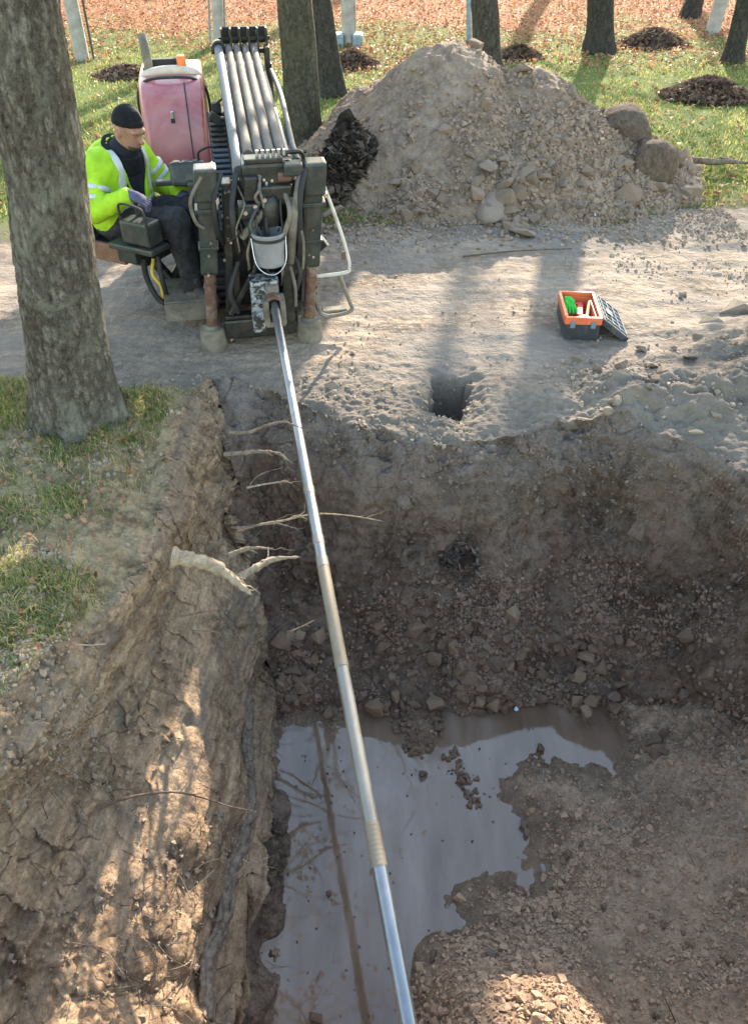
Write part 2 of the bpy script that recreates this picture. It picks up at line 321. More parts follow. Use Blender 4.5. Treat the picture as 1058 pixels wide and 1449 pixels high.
# soil relief pushed along the surface normal (walls overhang, crumble and carry bucket marks)
def relief():
    near = (GX > -1.9) & (GX < 3.2) & (GY > .3) & (GY < 7.4); idx = np.where(near)
    x, y, z = TV[idx].T; r = REG[idx]; d = np.zeros(len(x), np.float32)
    edge = smooth(0.0, .16, segd(x, y, TOP))
    m = (r >= 5) & (r != 3)
    rg = smooth(-.2, .4, fbm(x[m], y[m], z[m], 2.1, 2)); d[m] = .055 * fbm(x[m], y[m], z[m], 3.2, 3) - .045 * np.abs(fbm(x[m], y[m], z[m] * 1.2, 6.5, 3)) * (.35 + rg) + .030 * np.abs(fbm(x[m], y[m], z[m], 24, 3)) * (.3 + rg) - .020 * np.maximum(0, .10 - np.abs(pn(x[m] * 7 + 2 * pn(x[m] * 3, y[m], z[m] * 3), y[m] * 4, z[m] * 9))) * 8 + .02 * pn(x[m] * 6, y[m], z[m] * .9)
    dz = np.exp(-(((x[m] - .46) / .08) ** 2 + ((z[m] + .62) / .09) ** 2)); d[m] -= .10 * dz * (1 + 1.5 * fbm(x[m], y[m], z[m], 18, 2))
    m = r == 4
    zz = z[m] + .13 * fbm(x[m], y[m] * .8, z[m], 1.6, 2); wz = z[m] + .10 * fbm(x[m], y[m] * .8, z[m], 2.2, 3); led = np.abs(pn(x[m] * 1.5 + 5, y[m] * .9, wz * 5.2)); led2 = np.abs(pn(x[m] * 2 + 9, y[m] * 1.3, wz * 11 + 3))
    st = fbm(x[m] * 1.0, y[m] * .28, z[m] * 1.5, 15, 3); crumb = np.abs(fbm(x[m], y[m], z[m], 24, 3)); lump = fbm(x[m], y[m], z[m], 6.5, 3)
    up = smooth(-.75, -.1, z[m]); near = smooth(1.8, 1.2, y[m]) * smooth(-.85, -1.0, x[m]); cb = np.clip(up * .9 + near + .6 * smooth(.3, .7, fbm(x[m], y[m], z[m], 2.6, 2)), .05, 1.2)
    led = np.abs(pn(x[m] * 1.2 + 5, y[m] * .45, wz * 4.2)); led2 = np.abs(pn(x[m] * 2 + 9, y[m] * .6, wz * 10 + 3)); st = fbm(x[m] * 1.2, y[m] * .14, z[m] * 1.5, 17, 3); gouge = np.maximum(0, pn(x[m] * 3, y[m] * .5 + 4, z[m] * 14) - .15)
    d[m] = .06 * np.exp(-((zz + .14) / .11) ** 2) - .07 * np.exp(-((zz + .44) / .13) ** 2) + .04 * np.exp(-((zz + .80) / .16) ** 2) - .05 * np.exp(-((zz + 1.08) / .08) ** 2) + .045 * (.3 - led) + .028 * (.3 - led2) - .05 * gouge
    d[m] += .012 * st * (1.25 - cb) - .016 * crumb * cb + .009 * fbm(x[m], y[m], z[m], 45, 2) * (.15 + cb) + .022 * lump * cb + .02 * fbm(x[m], y[m] * .5, z[m], 2.0, 2)
    m = r == 3
    d[m] = .008 * np.abs(fbm(x[m], y[m], 0, 30, 2)) * smooth(ZW - .01, ZW + .03, z[m])
    m = (r == 0) | (r == 2)
    rough = smooth(4.4, 3.4, y[m]); d[m] = rough * (.016 * np.abs(fbm(x[m], y[m], 3., 9, 3)) + .008 * fbm(x[m], y[m], 1., 30, 2)) + .004 * fbm(x[m], y[m], 4., 16, 2)
    TV[idx] += TN[idx] * d[:, None]
relief(); TN = vnormals(TV)
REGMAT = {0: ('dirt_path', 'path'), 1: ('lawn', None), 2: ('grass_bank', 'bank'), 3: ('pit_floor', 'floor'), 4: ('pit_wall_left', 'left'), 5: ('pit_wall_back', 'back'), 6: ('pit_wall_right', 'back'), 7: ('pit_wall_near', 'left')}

def lawn_mat():
    t = NT('lawn_ground'); y = t.pos(1); n = t.noise(.35, 5, .6); n2 = t.noise(9, 6, .65); n3 = t.noise(45, 5, .7)
    green = t.ramp(n3, [(.3, (.05, .07, .02)), (.55, (.13, .17, .045)), (.75, (.24, .23, .09))])
    leaf = t.ramp(n3, [(.3, (.15, .062, .032)), (.5, (.32, .145, .075)), (.72, (.46, .26, .15))])
    k = t.math('ADD', t.math('MULTIPLY', t.math('SUBTRACT', y, 13.6), .22), t.math('MULTIPLY', t.math('SUBTRACT', n, .5), 2.6))
    k = t.math('ADD', k, t.math('MULTIPLY', t.math('SUBTRACT', n2, .5), 1.6))
    c = t.mix(t.ramp(k, [(.35, 0), (.75, 1)]), green, leaf)
    e = t.math('SUBTRACT', t.math('SUBTRACT', y, t.math('MULTIPLY', t.pos(0), .12)), t.math('MULTIPLY', n2, 1.5))
    c = t.mix(t.ramp(t.math('MULTIPLY', t.math('SUBTRACT', e, 5.2), .8), [(.1, 1), (.7, 0)]), c, (.17, .135, .10))
    return t.set(c, .95, 0, t.bump(n3, .9, .03), .1)
M['lawn'] = lawn_mat()
qi = np.arange((ny - 1) * (nx - 1)); qy, qx = qi // (nx - 1), qi % (nx - 1); base = qy * nx + qx
QUADS = np.stack([base, base + 1, base + nx + 1, base + nx], 1); QREG = REG[qy, qx]
setting = {}; flatV = TV.reshape(-1, 3)
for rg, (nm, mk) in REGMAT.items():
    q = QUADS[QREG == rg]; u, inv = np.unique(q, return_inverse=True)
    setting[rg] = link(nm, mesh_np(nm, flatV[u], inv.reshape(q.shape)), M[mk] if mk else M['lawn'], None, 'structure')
flatN = TN.reshape(-1, 3); flatR = REG.ravel()

# ---- muddy water
def water_mat():
    t = NT('muddy_water'); n = t.noise(2.2, 5, .6, t.co((1, .35, 1)), .8); n2 = t.noise(9, 4, .5, t.co((1.6, .25, 1)))
    c = t.ramp(t.math('ADD', t.math('MULTIPLY', n, .7), t.math('MULTIPLY', n2, .3)), [(.34, (.10, .062, .038)), (.5, (.16, .108, .075)), (.66, (.225, .165, .128))])
    return t.set(c, t.ramp(t.noise(7, 5, .6), [(.4, .02), (.7, .08)]), 0, t.bump(t.noise(5, 3, .5), .03, .02), .65)
wx = np.linspace(-.7, 1.55, 60); wy = np.linspace(.75, 2.95, 60); WX, WY = np.meshgrid(wx, wy)
wi = np.arange(59 * 59); wb = (wi // 59) * 60 + wi % 59
link('puddle_water', mesh_np('puddle_water', np.stack([WX, WY, np.full_like(WX, ZW)], -1), np.stack([wb, wb + 1, wb + 61, wb + 60], 1)), water_mat(), None, 'structure')

# ------------------------------------------------------------------ rocks and clods
def rock_mesh(name, n=15, flat=.7, seed=0, jag=.25):
    g = np.random.default_rng(seed); p = g.normal(size=(n, 3)); p /= np.linalg.norm(p, axis=1)[:, None]; p *= (1 + jag * g.uniform(-1, .6, (n, 1)))
    p *= np.array([1, g.uniform(.65, .95), flat])
    bm = bmesh.new()
    for q in p: bm.verts.new(q)
    r = bmesh.ops.convex_hull(bm, input=bm.verts[:]); bmesh.ops.delete(bm, geom=[v for v in bm.verts if not v.link_faces], context='VERTS')
    bmesh.ops.triangulate(bm, faces=bm.faces[:]); bmesh.ops.recalc_face_normals(bm, faces=bm.faces[:])
    me = bpy.data.meshes.new(name); bm.to_mesh(me); bm.free(); return me
RK = [rock_mesh('rock', 17, .55 + .05 * i, 100 + i, .22) for i in range(9)]
RKS = [rock_mesh('clod', 11, .75, 200 + i, .24) for i in range(7)]
def rk_arrays(me):
    v = np.zeros(len(me.vertices) * 3, np.float32); me.vertices.foreach_get('co', v); f = np.array([p.vertices[:] for p in me.polygons]); return v.reshape(-1, 3), f
RA = [rk_arrays(m) for m in RKS]
def rand_rot(n, g):
    q = g.normal(size=(n, 4)); q /= np.linalg.norm(q, axis=1)[:, None]; w, x, y, z = q.T
    return np.stack([1 - 2 * (y*y + z*z), 2 * (x*y - z*w), 2 * (x*z + y*w), 2 * (x*y + z*w), 1 - 2 * (x*x + z*z), 2 * (y*z - x*w), 2 * (x*z - y*w), 2 * (y*z + x*w), 1 - 2 * (x*x + y*y)], 1).reshape(n, 3, 3)
def clod_stuff(name, pts, sizes, mat, parent=None, label=None, cat=None):
    pts = np.asarray(pts); sizes = np.asarray(sizes); g = np.random.default_rng(len(pts)); which = g.integers(0, len(RA), len(pts)); Vs = []; Fs = []; b = 0
    for k, (v, f) in enumerate(RA):
        i = np.where(which == k)[0]
        if not len(i): continue
        rot = rand_rot(len(i), g); vv = np.einsum('nij,vj->nvi', rot, v) * sizes[i][:, None, None] + pts[i][:, None, :]
        Vs.append(vv.reshape(-1, 3)); Fs.append((f[None] + (np.arange(len(i)) * len(v))[:, None, None] + b).reshape(-1, 3)); b += len(i) * len(v)
    o = link(name, mesh_np(name, np.concatenate(Vs), np.concatenate(Fs), False), mat, parent, 'stuff')
    if label: tag(o, label, cat)
    return o
_ro = Matrix()
_rkm = {}
def stone(parent, p, s, matkey, name='stone', k=None, sq=(1, 1, 1), label=None):
    k = random.randrange(len(RK)) if k is None else k
    if (k, matkey) not in _rkm: me = RK[k].copy(); me.materials.append(M[matkey]); _rkm[(k, matkey)] = me
    o = bpy.data.objects.new(name, _rkm[(k, matkey)]); C.objects.link(o); o.parent = parent; o.location = p
    o.rotation_euler = (random.uniform(-.5, .5), random.uniform(-.5, .5), random.uniform(0, 6.3)); o.scale = (s * sq[0], s * sq[1], s * sq[2])
    if label: o['label'] = label
    return o
def pick(mask, n, g=RNG):
    i = np.where(mask)[0]; w = np.ones(len(i)); return g.choice(i, size=min(n, len(i)), replace=False)
FX, FY, FZ = flatV.T
# cell areas so that dense grid areas do not attract more stones
ax_ = np.gradient(gx); ay_ = np.gradient(gy); AREA = (ay_[:, None] * ax_[None, :]).ravel() / np.maximum(.12, np.abs(flatN[:, 2]))
def pickw(mask, n, dens=None, g=RNG):
    i = np.where(mask)[0]; w = AREA[i] * (dens[i] if dens is not None else 1); w = w / w.sum(); return g.choice(i, size=min(n, len(i)), replace=False, p=w)
clump = np.clip(.5 + 1.1 * fbm(FX, FY, 3.3, 2.2, 3), .02, 2) ** 2
inview = (FX > -1.6) & (FX < 2.9) & (FY > .6) & (FY < 8)

# talus at the foot of the back wall
tal = inview & np.isin(flatR, (3, 5)) & (FY > 2.1) & (FZ < -.62) & (FZ > ZW + .01) & (FX > -.52)
tdens = clump * smooth(-.55, -1.10, FZ) * smooth(2.1, 2.35, FY)
big = pickw(tal & (FZ < -.85), 240, (tdens + .25 * (FY > 2.2)) * smooth(-.8, -1.15, FZ))
for i in big:
    s = random.uniform(.02, .046) * (1.4 if random.random() < .2 else 1)
    stone(setting[5], flatV[i] + flatN[i] * s * .35, s, random.choice(['clod_wet', 'clod_wet', 'clod_floor', 'stone_brown']))
for (px, py, z, wpx, mk) in [(735,832,-1.05,32,'stone'),(530,868,-1.2,30,'clod_wet'),(588,885,-1.25,36,'clod_wet'),(520,830,-1.05,36,'clod_wet'),(530,1000,-1.62,30,'stone_brown'),(620,995,-1.6,32,'stone_brown'),
        (688,955,-1.5,24,'clod_wet'),(700,930,-1.45,20,'stone'),(870,1003,-1.6,28,'stone_brown'),(905,970,-1.58,34,'stone_brown'),(838,992,-1.58,26,'stone_brown'),(868,985,-1.58,18,'stone'),(830,1010,-1.62,26,'clod_floor'),
        (1025,985,-1.5,32,'stone'),(1035,1015,-1.5,22,'stone'),(495,985,-1.55,18,'clod_floor'),(465,1010,-1.64,22,'stone_brown'),(640,968,-1.52,22,'clod_wet'),(560,985,-1.58,22,'clod_floor'),(740,890,-1.3,20,'stone'),
        (715,1000,-1.64,15,'clod_wet'),(650,1165-60,-1.7,16,'clod_wet'),(598,1095,-1.7,16,'clod_wet'),(762,1058,-1.70,16,'clod_wet'),(740,1165,-1.69,14,'stone'),(745,1178,-1.69,13,'stone'),
        (645,1366,-1.55,40,'stone_brown'),(700,1355,-1.5,34,'stone'),(640,1400,-1.5,36,'clod_floor'),(612,1352,-1.62,18,'clod_wet'),(700,1440,-1.2,30,'stone'),(445,1440,-1.7,24,'clod_wet'),(1000,1110,-1.55,24,'clod_floor'),(1000,1140,-1.55,34,'clod_floor'),
        (465,1262,-1.7,10,'clod_wet')]:
    p = P(px, py, zs(z)); s = wpx / 1.85 * (p - cam.location).dot(Vector((0, _cp, -_sp))) / FPX; stone(setting[3], p, s, mk)
mdc = pickw(tal & (FZ < -.75), 900, tdens + .2); clod_stuff('talus_clods', flatV[mdc] + flatN[mdc] * .005, RNG.uniform(.010, .022, len(mdc)), M['clod_wet'], setting[5])
sm = pickw(tal, 7000, tdens); clod_stuff('talus_rubble', flatV[sm] + flatN[sm] * .003, RNG.lognormal(-4.75, .42, len(sm)).clip(.004, .024), M['clod_wet'], setting[5])
# spit of clods reaching into the water
g1 = [P(592 + random.gauss(0, 15 * (1 - .4 * (v_ > .5))), 1000 + 62 * v_ + random.gauss(0, 5), ZW + .02 * (1 - v_) + .004) for v_ in RNG.uniform(0, 1, 420)] + [P(634 + 42 * t + random.gauss(0, 6), 1062 + 78 * t + random.gauss(0, 5), ZW + .002) for t in np.linspace(0, 1, 70)]
clod_stuff('mud_clods', [tuple(p) for p in g1], RNG.uniform(.008, .026, len(g1)), M['clod_mud'], setting[3])
# floor clods
fl = inview & (flatR == 3) & (FZ > ZW + .012)
sm = pickw(fl, 9000, clump + .25); clod_stuff('floor_crumbs', flatV[sm] + flatN[sm] * .002, RNG.lognormal(-4.9, .5, len(sm)).clip(.003, .026), M['clod_floor'], setting[3])
for i in pickw(fl & (FY < 2.5), 85, clump): s = random.uniform(.012, .026); stone(setting[3], flatV[i] + flatN[i] * s * .3, s, random.choice(['clod_floor', 'clod_floor', 'stone_brown', 'clod_wet']))
mnd = fl & (FY < 1.6) & (FX > .1) & (FX < .9)
sm = pickw(mnd, 1500, clump + .3); clod_stuff('mound_crumbs', flatV[sm] + flatN[sm] * .004, RNG.lognormal(-4.6, .5, len(sm)).clip(.004, .03), M['clod_floor'], setting[3])
# path grit and stones
pt = inview & (flatR == 0) & (FY > 3.0) & (FY < 6.6) & ((FX > -.35) | (FY > 4.4) | (FY < 3.9))
pd = (clump * (.12 + smooth(4.3, 3.4, FY) + smooth(1.2, 2.3, FX)) + .8 * smooth(5.6, 6.4, FY)).astype(np.float64)
sm = pickw(pt, 3600, pd); clod_stuff('path_grit', flatV[sm] + flatN[sm] * .002, RNG.lognormal(-4.9, .5, len(sm)).clip(.003, .028), M['clod_dry'], setting[0])
for i in pickw(pt & (FX > 1.1) & (FY < 4.9), 80, pd): s = random.uniform(.015, .045); stone(setting[0], flatV[i] + flatN[i] * s * .25, s, random.choice(['clod_dry', 'clod_dry', 'stone']))
for (px, py, wpx) in [(1040,437,60),(1010,458,40),(975,505,26),(905,535,28),(995,560,24),(1035,500,30),(472,548,34),(985,612,20),(880,520,20),(1010,585,26)]:
    p = P(px, py, .05 if px > 900 else .005); s = wpx / 1.85 * (p - cam.location).dot(Vector((0, _cp, -_sp))) / FPX; stone(setting[0], p, s, 'clod_dry', sq=(1, 1, .5))
# crumbs on the left wall and bank
lw = inview & (flatR == 4); sm = pickw(lw, 1500, clump * (.2 + smooth(-1.0, -.2, FZ)) * (.3 + smooth(2.2, 1.3, FY)))
clod_stuff('wall_crumbs', flatV[sm] + flatN[sm] * .002, RNG.lognormal(-4.9, .45, len(sm)).clip(.003, .024), clodmat('clod_sandy', (.27, .225, .17)), setting[4])
bw = inview & (flatR == 5) & (FZ > -1.0) & (FX > -.5); sm = pickw(bw, 2200, clump * (.25 + smooth(-.5, -.02, FZ)))
clod_stuff('back_wall_crumbs', flatV[sm] + flatN[sm] * .002, RNG.lognormal(-5.0, .45, len(sm)).clip(.003, .022), clodmat('clod_clay', (.17, .137, .11)), setting[5])

# ------------------------------------------------------------------ spoil heap
HP = [(.62, 7.75, 1.12, .76), (.44, 7.65, .86, .74), (1.35, 7.6, .92, .68), (2.0, 7.4, .58, .62), (1.0, 7.2, .62, .64), (1.6, 7.0, .40, .62)]
def heap_z(x, y):
    z = np.full(x.shape, -9.0, np.float32)
    wx = x + .10 * fbm(x, y, 1., 1.6, 3); wy = y + .10 * fbm(x, y, 5., 1.6, 3)
    for (cx, cy, h, sl) in HP:
        r = np.hypot(wx - cx, wy - cy); c = h - sl * np.sqrt(r * r + .035) + sl * .187 * .4; k = .10
        hh = np.clip(.5 + .5 * (z - c) / k, 0, 1); z = c * (1 - hh) + z * hh + k * hh * (1 - hh)
    z = z + .045 * fbm(x, y, 2., 3.2, 3) + .018 * fbm(x, y, 3., 11, 3); return np.maximum(z, -.06)
hx = np.linspace(-1.2, 3.1, 250); hy = np.linspace(5.75, 9.4, 200); HX, HY = np.meshgrid(hx, hy); HX = HX.astype(np.float32); HY = HY.astype(np.float32); HZ = heap_z(HX, HY)
hV = np.stack([HX, HY, HZ], -1); hN = vnormals(hV); hV += hN * (.02 * np.abs(fbm(HX, HY, HZ, 14, 3)) * smooth(.02, .3, HZ))[..., None]
hi_ = np.arange(199 * 249); hb = (hi_ // 249) * 250 + hi_ % 249; hq = np.stack([hb, hb + 1, hb + 251, hb + 250], 1)
hq = hq[(hV.reshape(-1, 3)[hq][:, :, 2] > -.05).any(1)]
heap = thing('spoil_heap', 'large heap of grey excavated earth and clods beside the drilling rig', 'earth heap')
link('earth_mound', mesh_np('earth_mound', hV, hq), M['heap'], heap)
hf = hV.reshape(-1, 3); hn = hN.reshape(-1, 3); hx_, hy_, hz_ = hf.T
hm = (hz_ > .0) & (hy_ < 7.9) & (hz_ < 1.05)
rockside = smooth(-.1, .7, hx_ - .45 + .8 * (.75 - hz_)) ; hd_ = (clump[:1] * 0 + 1) * (.08 + rockside) * (.35 + smooth(.9, .2, hz_)) * np.clip(.6 + 1.2 * fbm(hx_, hy_, 1.2, 3, 2), .05, 2)
hd_ = hd_ * hm; pr = hd_ / hd_.sum()
for i in RNG.choice(len(hf), 270, False, pr):
    s = float(np.clip(RNG.lognormal(-3.25, .38), .022, .10)) * (1.15 if hf[i][2] < .35 else .85); stone(heap, hf[i] + hn[i] * s * .3, s * 1.15, random.choice(['clod_heap', 'clod_heap', 'clod_heap', 'stone']), 'clod')
for (px, py, z, wpx, sq) in [(718,264,.20,62,(1,.8,.5)),(745,245,.3,30,(1,1,.7)),(700,292,.08,40,(1,.8,.6)),(742,330,.03,46,(1,.8,.6)),(470,300,.06,34,(1,.8,.5)),(690,235,.35,26,(1,1,.7)),(880,255,.15,36,(1,.9,.9)),(870,290,.05,30,(1,1,.8)),(780,300,.06,26,(1,1,.7))]:
    p = P(px, py, z); s = wpx / 1.85 * (p - cam.location).dot(Vector((0, _cp, -_sp))) / FPX; stone(heap, p, s, 'stone', 'clod', sq=sq)
ii = RNG.choice(len(hf), 4800, False, pr); clod_stuff('small_clods', hf[ii] + hn[ii] * .004, RNG.lognormal(-3.95, .42, len(ii)).clip(.008, .04), M['clod_heap'], heap)
ft = inview & (FY > 5.6) & (FY < 6.5) & (FX > -.6) & (FX < 2.9); ii = pickw(ft, 1500, smooth(5.6, 6.3, FY) + .1)
clod_stuff('heap_foot_rubble', flatV[ii] + flatN[ii] * .004, RNG.lognormal(-4.3, .5, len(ii)).clip(.005, .035), M['clod_heap'], heap)

M['stone_big'] = soil('boulder_stone', (.12, .095, .07), (.205, .165, .125), (.31, .255, .20), 3.0, 40, bs=1.0, speck=.06)
def boulder(p, size, mat, seed, label, sub=4):
    bm = bmesh.new(); bmesh.ops.create_icosphere(bm, subdivisions=sub, radius=1)
    co = np.array([v.co[:] for v in bm.verts]); g = np.random.default_rng(seed)
    for _ in range(9):                                        # chop flat faces
        n = g.normal(size=3); n /= np.linalg.norm(n); d = g.uniform(.62, .85); k = co @ n; co -= np.outer(np.maximum(0, k - d), n)
    co *= 1 + .07 * fbm(co[:, 0] + seed, co[:, 1], co[:, 2], 1.8, 4)[:, None] + .02 * fbm(co[:, 0], co[:, 1] + seed, co[:, 2], 8, 3)[:, None]
    for v, c in zip(bm.verts, co): v.co = Vector(c) * 1.15
    me = bpy.data.meshes.new('boulder'); bm.to_mesh(me); bm.free(); me.polygons.foreach_set('use_smooth', [True] * len(me.polygons))
    o = link('boulder', me, mat); o.location = p; o.scale = size; o.rotation_euler = (g.uniform(-.3, .3), g.uniform(-.3, .3), g.uniform(0, 6)); return tag(o, label, 'boulder', 'boulders at the end of the spoil heap')
boulder((2.36, 7.0, .20), (.235, .21, .25), M['stone_big'], 3, 'large rounded grey boulder standing at the right end of the earth heap')
boulder((2.22, 7.35, .42), (.25, .20, .17), M['stone_big'], 8, 'dark clay boulder perched on the heap behind the large rounded boulder')
boulder((2.72, 7.25, .12), (.115, .11, .17), M['stone_brown'], 13, 'small reddish brown boulder, rightmost beside the earth heap')
boulder((1.02, 6.40, .10), (.25, .16, .085), M['stone'], 22, 'flat pale stone block lying at the front foot of the heap')

# ------------------------------------------------------------------ leaves, grass
def leaf_cloud(name, pts, nrm, size, mat, parent=None, tilt=.5, aspect=.65, kind=None, g=RNG, fold=.25):
    n = len(pts); pts = np.asarray(pts, np.float64); nrm = np.asarray(nrm, np.float64) + g.normal(size=(n, 3)) * tilt; nrm /= np.linalg.norm(nrm, axis=1)[:, None]
    u = g.normal(size=(n, 3)); u -= nrm * (u * nrm).sum(1)[:, None]; u /= np.linalg.norm(u, axis=1)[:, None]; v = np.cross(nrm, u)
    s = np.asarray(size)[:, None] * np.ones((n, 1)); c = pts
    A = c - u * s; B = c + v * s * aspect + nrm * s * fold; D = c + u * s; E = c - v * s * aspect + nrm * s * fold
    V = np.stack([A, B, D, E], 1).reshape(-1, 3); k = np.arange(n)[:, None] * 4
    F = np.concatenate([k + np.array([[0, 1, 2]]), k + np.array([[0, 2, 3]])], 1).reshape(-1, 3)
    me = mesh_np(name, V, F, False); a = me.attributes.new('rnd', 'FLOAT', 'POINT'); a.data.foreach_set('value', np.repeat(g.uniform(0, 1, n), 4).astype(np.float32))
    return link(name, me, mat, parent, kind)
def blades(name, pts, hgt, wid, mat, parent=None, lean=.5, kind='stuff', g=RNG):
    n = len(pts); pts = np.asarray(pts, np.float64); an = g.uniform(0, 2 * PI, n); h = np.asarray(hgt); w = np.asarray(wid)
    side = np.stack([np.cos(an), np.sin(an), 0 * an], 1); a2 = g.uniform(0, 2 * PI, n); ln = (np.abs(g.normal(size=n)) * lean * h)
    out = np.stack([np.cos(a2) * ln, np.sin(a2) * ln, 0 * ln], 1); up = np.zeros((n, 3)); up[:, 2] = 1
    b0 = pts - side * w[:, None] * .5; b1 = pts + side * w[:, None] * .5
    m0 = pts + up * (h * .6)[:, None] + out * .35 - side * w[:, None] * .35; m1 = m0 + side * w[:, None] * .7; tp = pts + up * (h * .95)[:, None] + out
    V = np.stack([b0, b1, m1, m0, tp], 1).reshape(-1, 3); k = np.arange(n)[:, None] * 5
    F = np.concatenate([k + np.array([[0, 1, 2]]), k + np.array([[0, 2, 3]]), k + np.array([[3, 2, 4]])], 1).reshape(-1, 3)
    me = mesh_np(name, V, F, False); a = me.attributes.new('rnd', 'FLOAT', 'POINT'); a.data.foreach_set('value', np.repeat(g.uniform(0, 1, n), 5).astype(np.float32))
    return link(name, me, mat, parent, kind)
M['grass'] = leafmat('grass_blades', [(.07, .11, .02), (.15, .20, .04), (.26, .29, .07), (.38, .33, .12), (.42, .33, .15)], .5)
M['grass_bank'] = leafmat('bank_grass', [(.06, .11, .025), (.12, .19, .04), (.26, .27, .08), (.50, .42, .20), (.42, .34, .17)], .45)
M['leaf'] = leafmat('fallen_leaves', [(.12, .05, .03), (.28, .11, .055), (.38, .18, .09), (.46, .26, .14), (.30, .20, .13)], .3)
M['leaf_dark'] = leafmat('rotting_leaves', [(.05, .032, .024), (.11, .07, .05), (.19, .12, .08), (.30, .21, .15)], .2)
M['leaf_black'] = leafmat('mulch', [(.02, .016, .012), (.05, .038, .03), (.11, .085, .068), (.22, .18, .15)], .12)
def rand_lawn(n, y0=6.2, y1=21, spread=.66):
    y = y0 + (y1 - y0) * RNG.uniform(0, 1, n) ** 1.15; x = RNG.uniform(-1, 1, n) * (1.2 + spread * y); return x, y
x, y = rand_lawn(150000); z, r = height(x, y); green = fbm(x, y, 0., .45, 3)
keep = (r == 1) & (RNG.uniform(0, 1, len(x)) < np.clip(1.25 - smooth(11.5, 15.5, y + 2.6 * green) * 1.15, .04, 1)) & (RNG.uniform(0, 1, len(x)) < .35 + .65 * smooth(-.5, .3, fbm(x, y, 9., 1.3, 2)))
x, y, z = x[keep], y[keep], z[keep]
tag(blades('lawn_grass', np.stack([x, y, z - .005], 1), RNG.uniform(.02, .06, len(x)), RNG.uniform(.008, .016, len(x)), M['grass'], None, .8), 'short green lawn grass under the park trees', 'grass')
x, y = rand_lawn(70000); z, r = height(x, y)
keep = (r == 1) & (RNG.uniform(0, 1, len(x)) < .09 + .91 * smooth(11.5, 14.5, y + 2.2 * fbm(x, y, 0., .45, 3))); x, y, z = x[keep], y[keep], z[keep]
tag(leaf_cloud('fallen_leaves', np.stack([x, y, z + .03], 1), np.tile([0, 0, 1.], (len(x), 1)), RNG.uniform(.02, .042, len(x)), M['leaf'], None, .45, kind='stuff'), 'orange brown fallen leaves strewn over the far lawn', 'leaves')

# bank grass and litter at the left edge of the pit
n = 60000; x = RNG.uniform(-2.3, -1.0, n); y = RNG.uniform(1.45, 3.75, n); z, r = height(x, y)
den = (.12 + smooth(-.15, .35, fbm(x, y, 6., 2.2, 3))) * (.15 + smooth(2.45, 2.75, y + .15 * fbm(x, y, 8., 3, 2)) + smooth(2.25, 2.05, y + .15 * fbm(x, y, 8., 3, 2))) * smooth(-1.04, -1.20, x + .08 * fbm(x, y, 1., 4, 2)); keep = (r == 2) & (RNG.uniform(0, 1, n) < den); x, y, z = x[keep], y[keep], z[keep]
tag(blades('bank_grass', np.stack([x, y, z], 1), RNG.uniform(.015, .055, len(x)), RNG.uniform(.003, .006, len(x)), M['grass_bank'], None, 1.0), 'patchy green grass on the bank under the leaning trunk', 'grass')
n = 600; x = RNG.uniform(-2.3, -1.1, n); y = RNG.uniform(1.5, 3.7, n); z, r = height(x, y); keep = r == 2
tag(leaf_cloud('bank_litter', np.stack([x, y, z + .025], 1)[keep], np.tile([0, 0, 1.], (keep.sum(), 1)), RNG.uniform(.008, .021, keep.sum()), M['leaf'], None, .5, kind='stuff'), 'dry leaves lying in the grass of the bank', 'leaves')
bi = pickw((flatR == 2) & (FX > -2) & (FX < -1.0) & (FY > 1.2) & (FY < 3.7), 2600, clump); clod_stuff('bank_crumbs', flatV[bi], RNG.lognormal(-4.8, .4, len(bi)).clip(.004, .02), M['clod_dry'], setting[2])

def leaf_pile(px, py, wpx, hgt, label, mat='leaf_dark', n=900, name='leaf_pile', asp=.8, cat='leaf pile', lsize=(.025, .055), seed=1):
    p = P(px, py, 0); s = wpx / 2 * (p - cam.location).dot(Vector((0, _cp, -_sp))) / FPX; g = np.random.default_rng(seed)
    t = thing(name, label, cat, p, 0, 'leaf piles on the lawn' if name == 'leaf_pile' else None)
    k = 40; u = np.linspace(-1.15, 1.15, k); U, Vv = np.meshgrid(u, u); rr = np.hypot(U + .12 * fbm(U, Vv, seed, 1.6, 2), Vv + .12 * fbm(U, Vv, seed + 9, 1.6, 2))
    Z = hgt * np.maximum(0, 1 - rr ** 1.5) * (1 + .3 * fbm(U, Vv, seed, 3, 2)) - .03 * (rr > 1)
    i = np.arange((k - 1) ** 2); b = (i // (k - 1)) * k + i % (k - 1)
    link('mound', mesh_np('mound', np.stack([U * s, Vv * s * asp, Z], -1), np.stack([b, b + 1, b + k + 1, b + k], 1)), M[mat + '_soil'], t)
    a = g.uniform(0, 2 * PI, n); r = np.sqrt(g.uniform(0, 1.25, n)); X, Y = r * np.cos(a), r * np.sin(a)
    zz = hgt * np.maximum(0, 1 - r ** 1.5) + .012
    leaf_cloud('leaves', np.stack([X * s, Y * s * asp, zz], 1), np.tile([0, 0, 1.], (n, 1)), g.uniform(*lsize, n), M[mat], t, .8, g=g)
    return t
M['leaf_dark_soil'] = soil('leaf_mould', (.03, .02, .016), (.07, .045, .035), (.13, .085, .065), 5, 40); M['leaf_black_soil'] = soil('mulch_soil', (.015, .012, .01), (.035, .028, .024), (.07, .06, .05), 5, 40)
leaf_pile(1000, 136, 118, .20, 'dark leaf pile nearest the right edge, crossed by a trunk shadow', seed=2, n=1300)
leaf_pile(923, 64, 95, .22, 'dark leaf pile between the two right-hand trees', seed=3, n=1100)
leaf_pile(733, 82, 66, .15, 'small leaf pile behind the heap, right of the ridged trunk', seed=4)
leaf_pile(497, 92, 70, .18, 'leaf pile at the foot of the pale post behind the machine', seed=5)
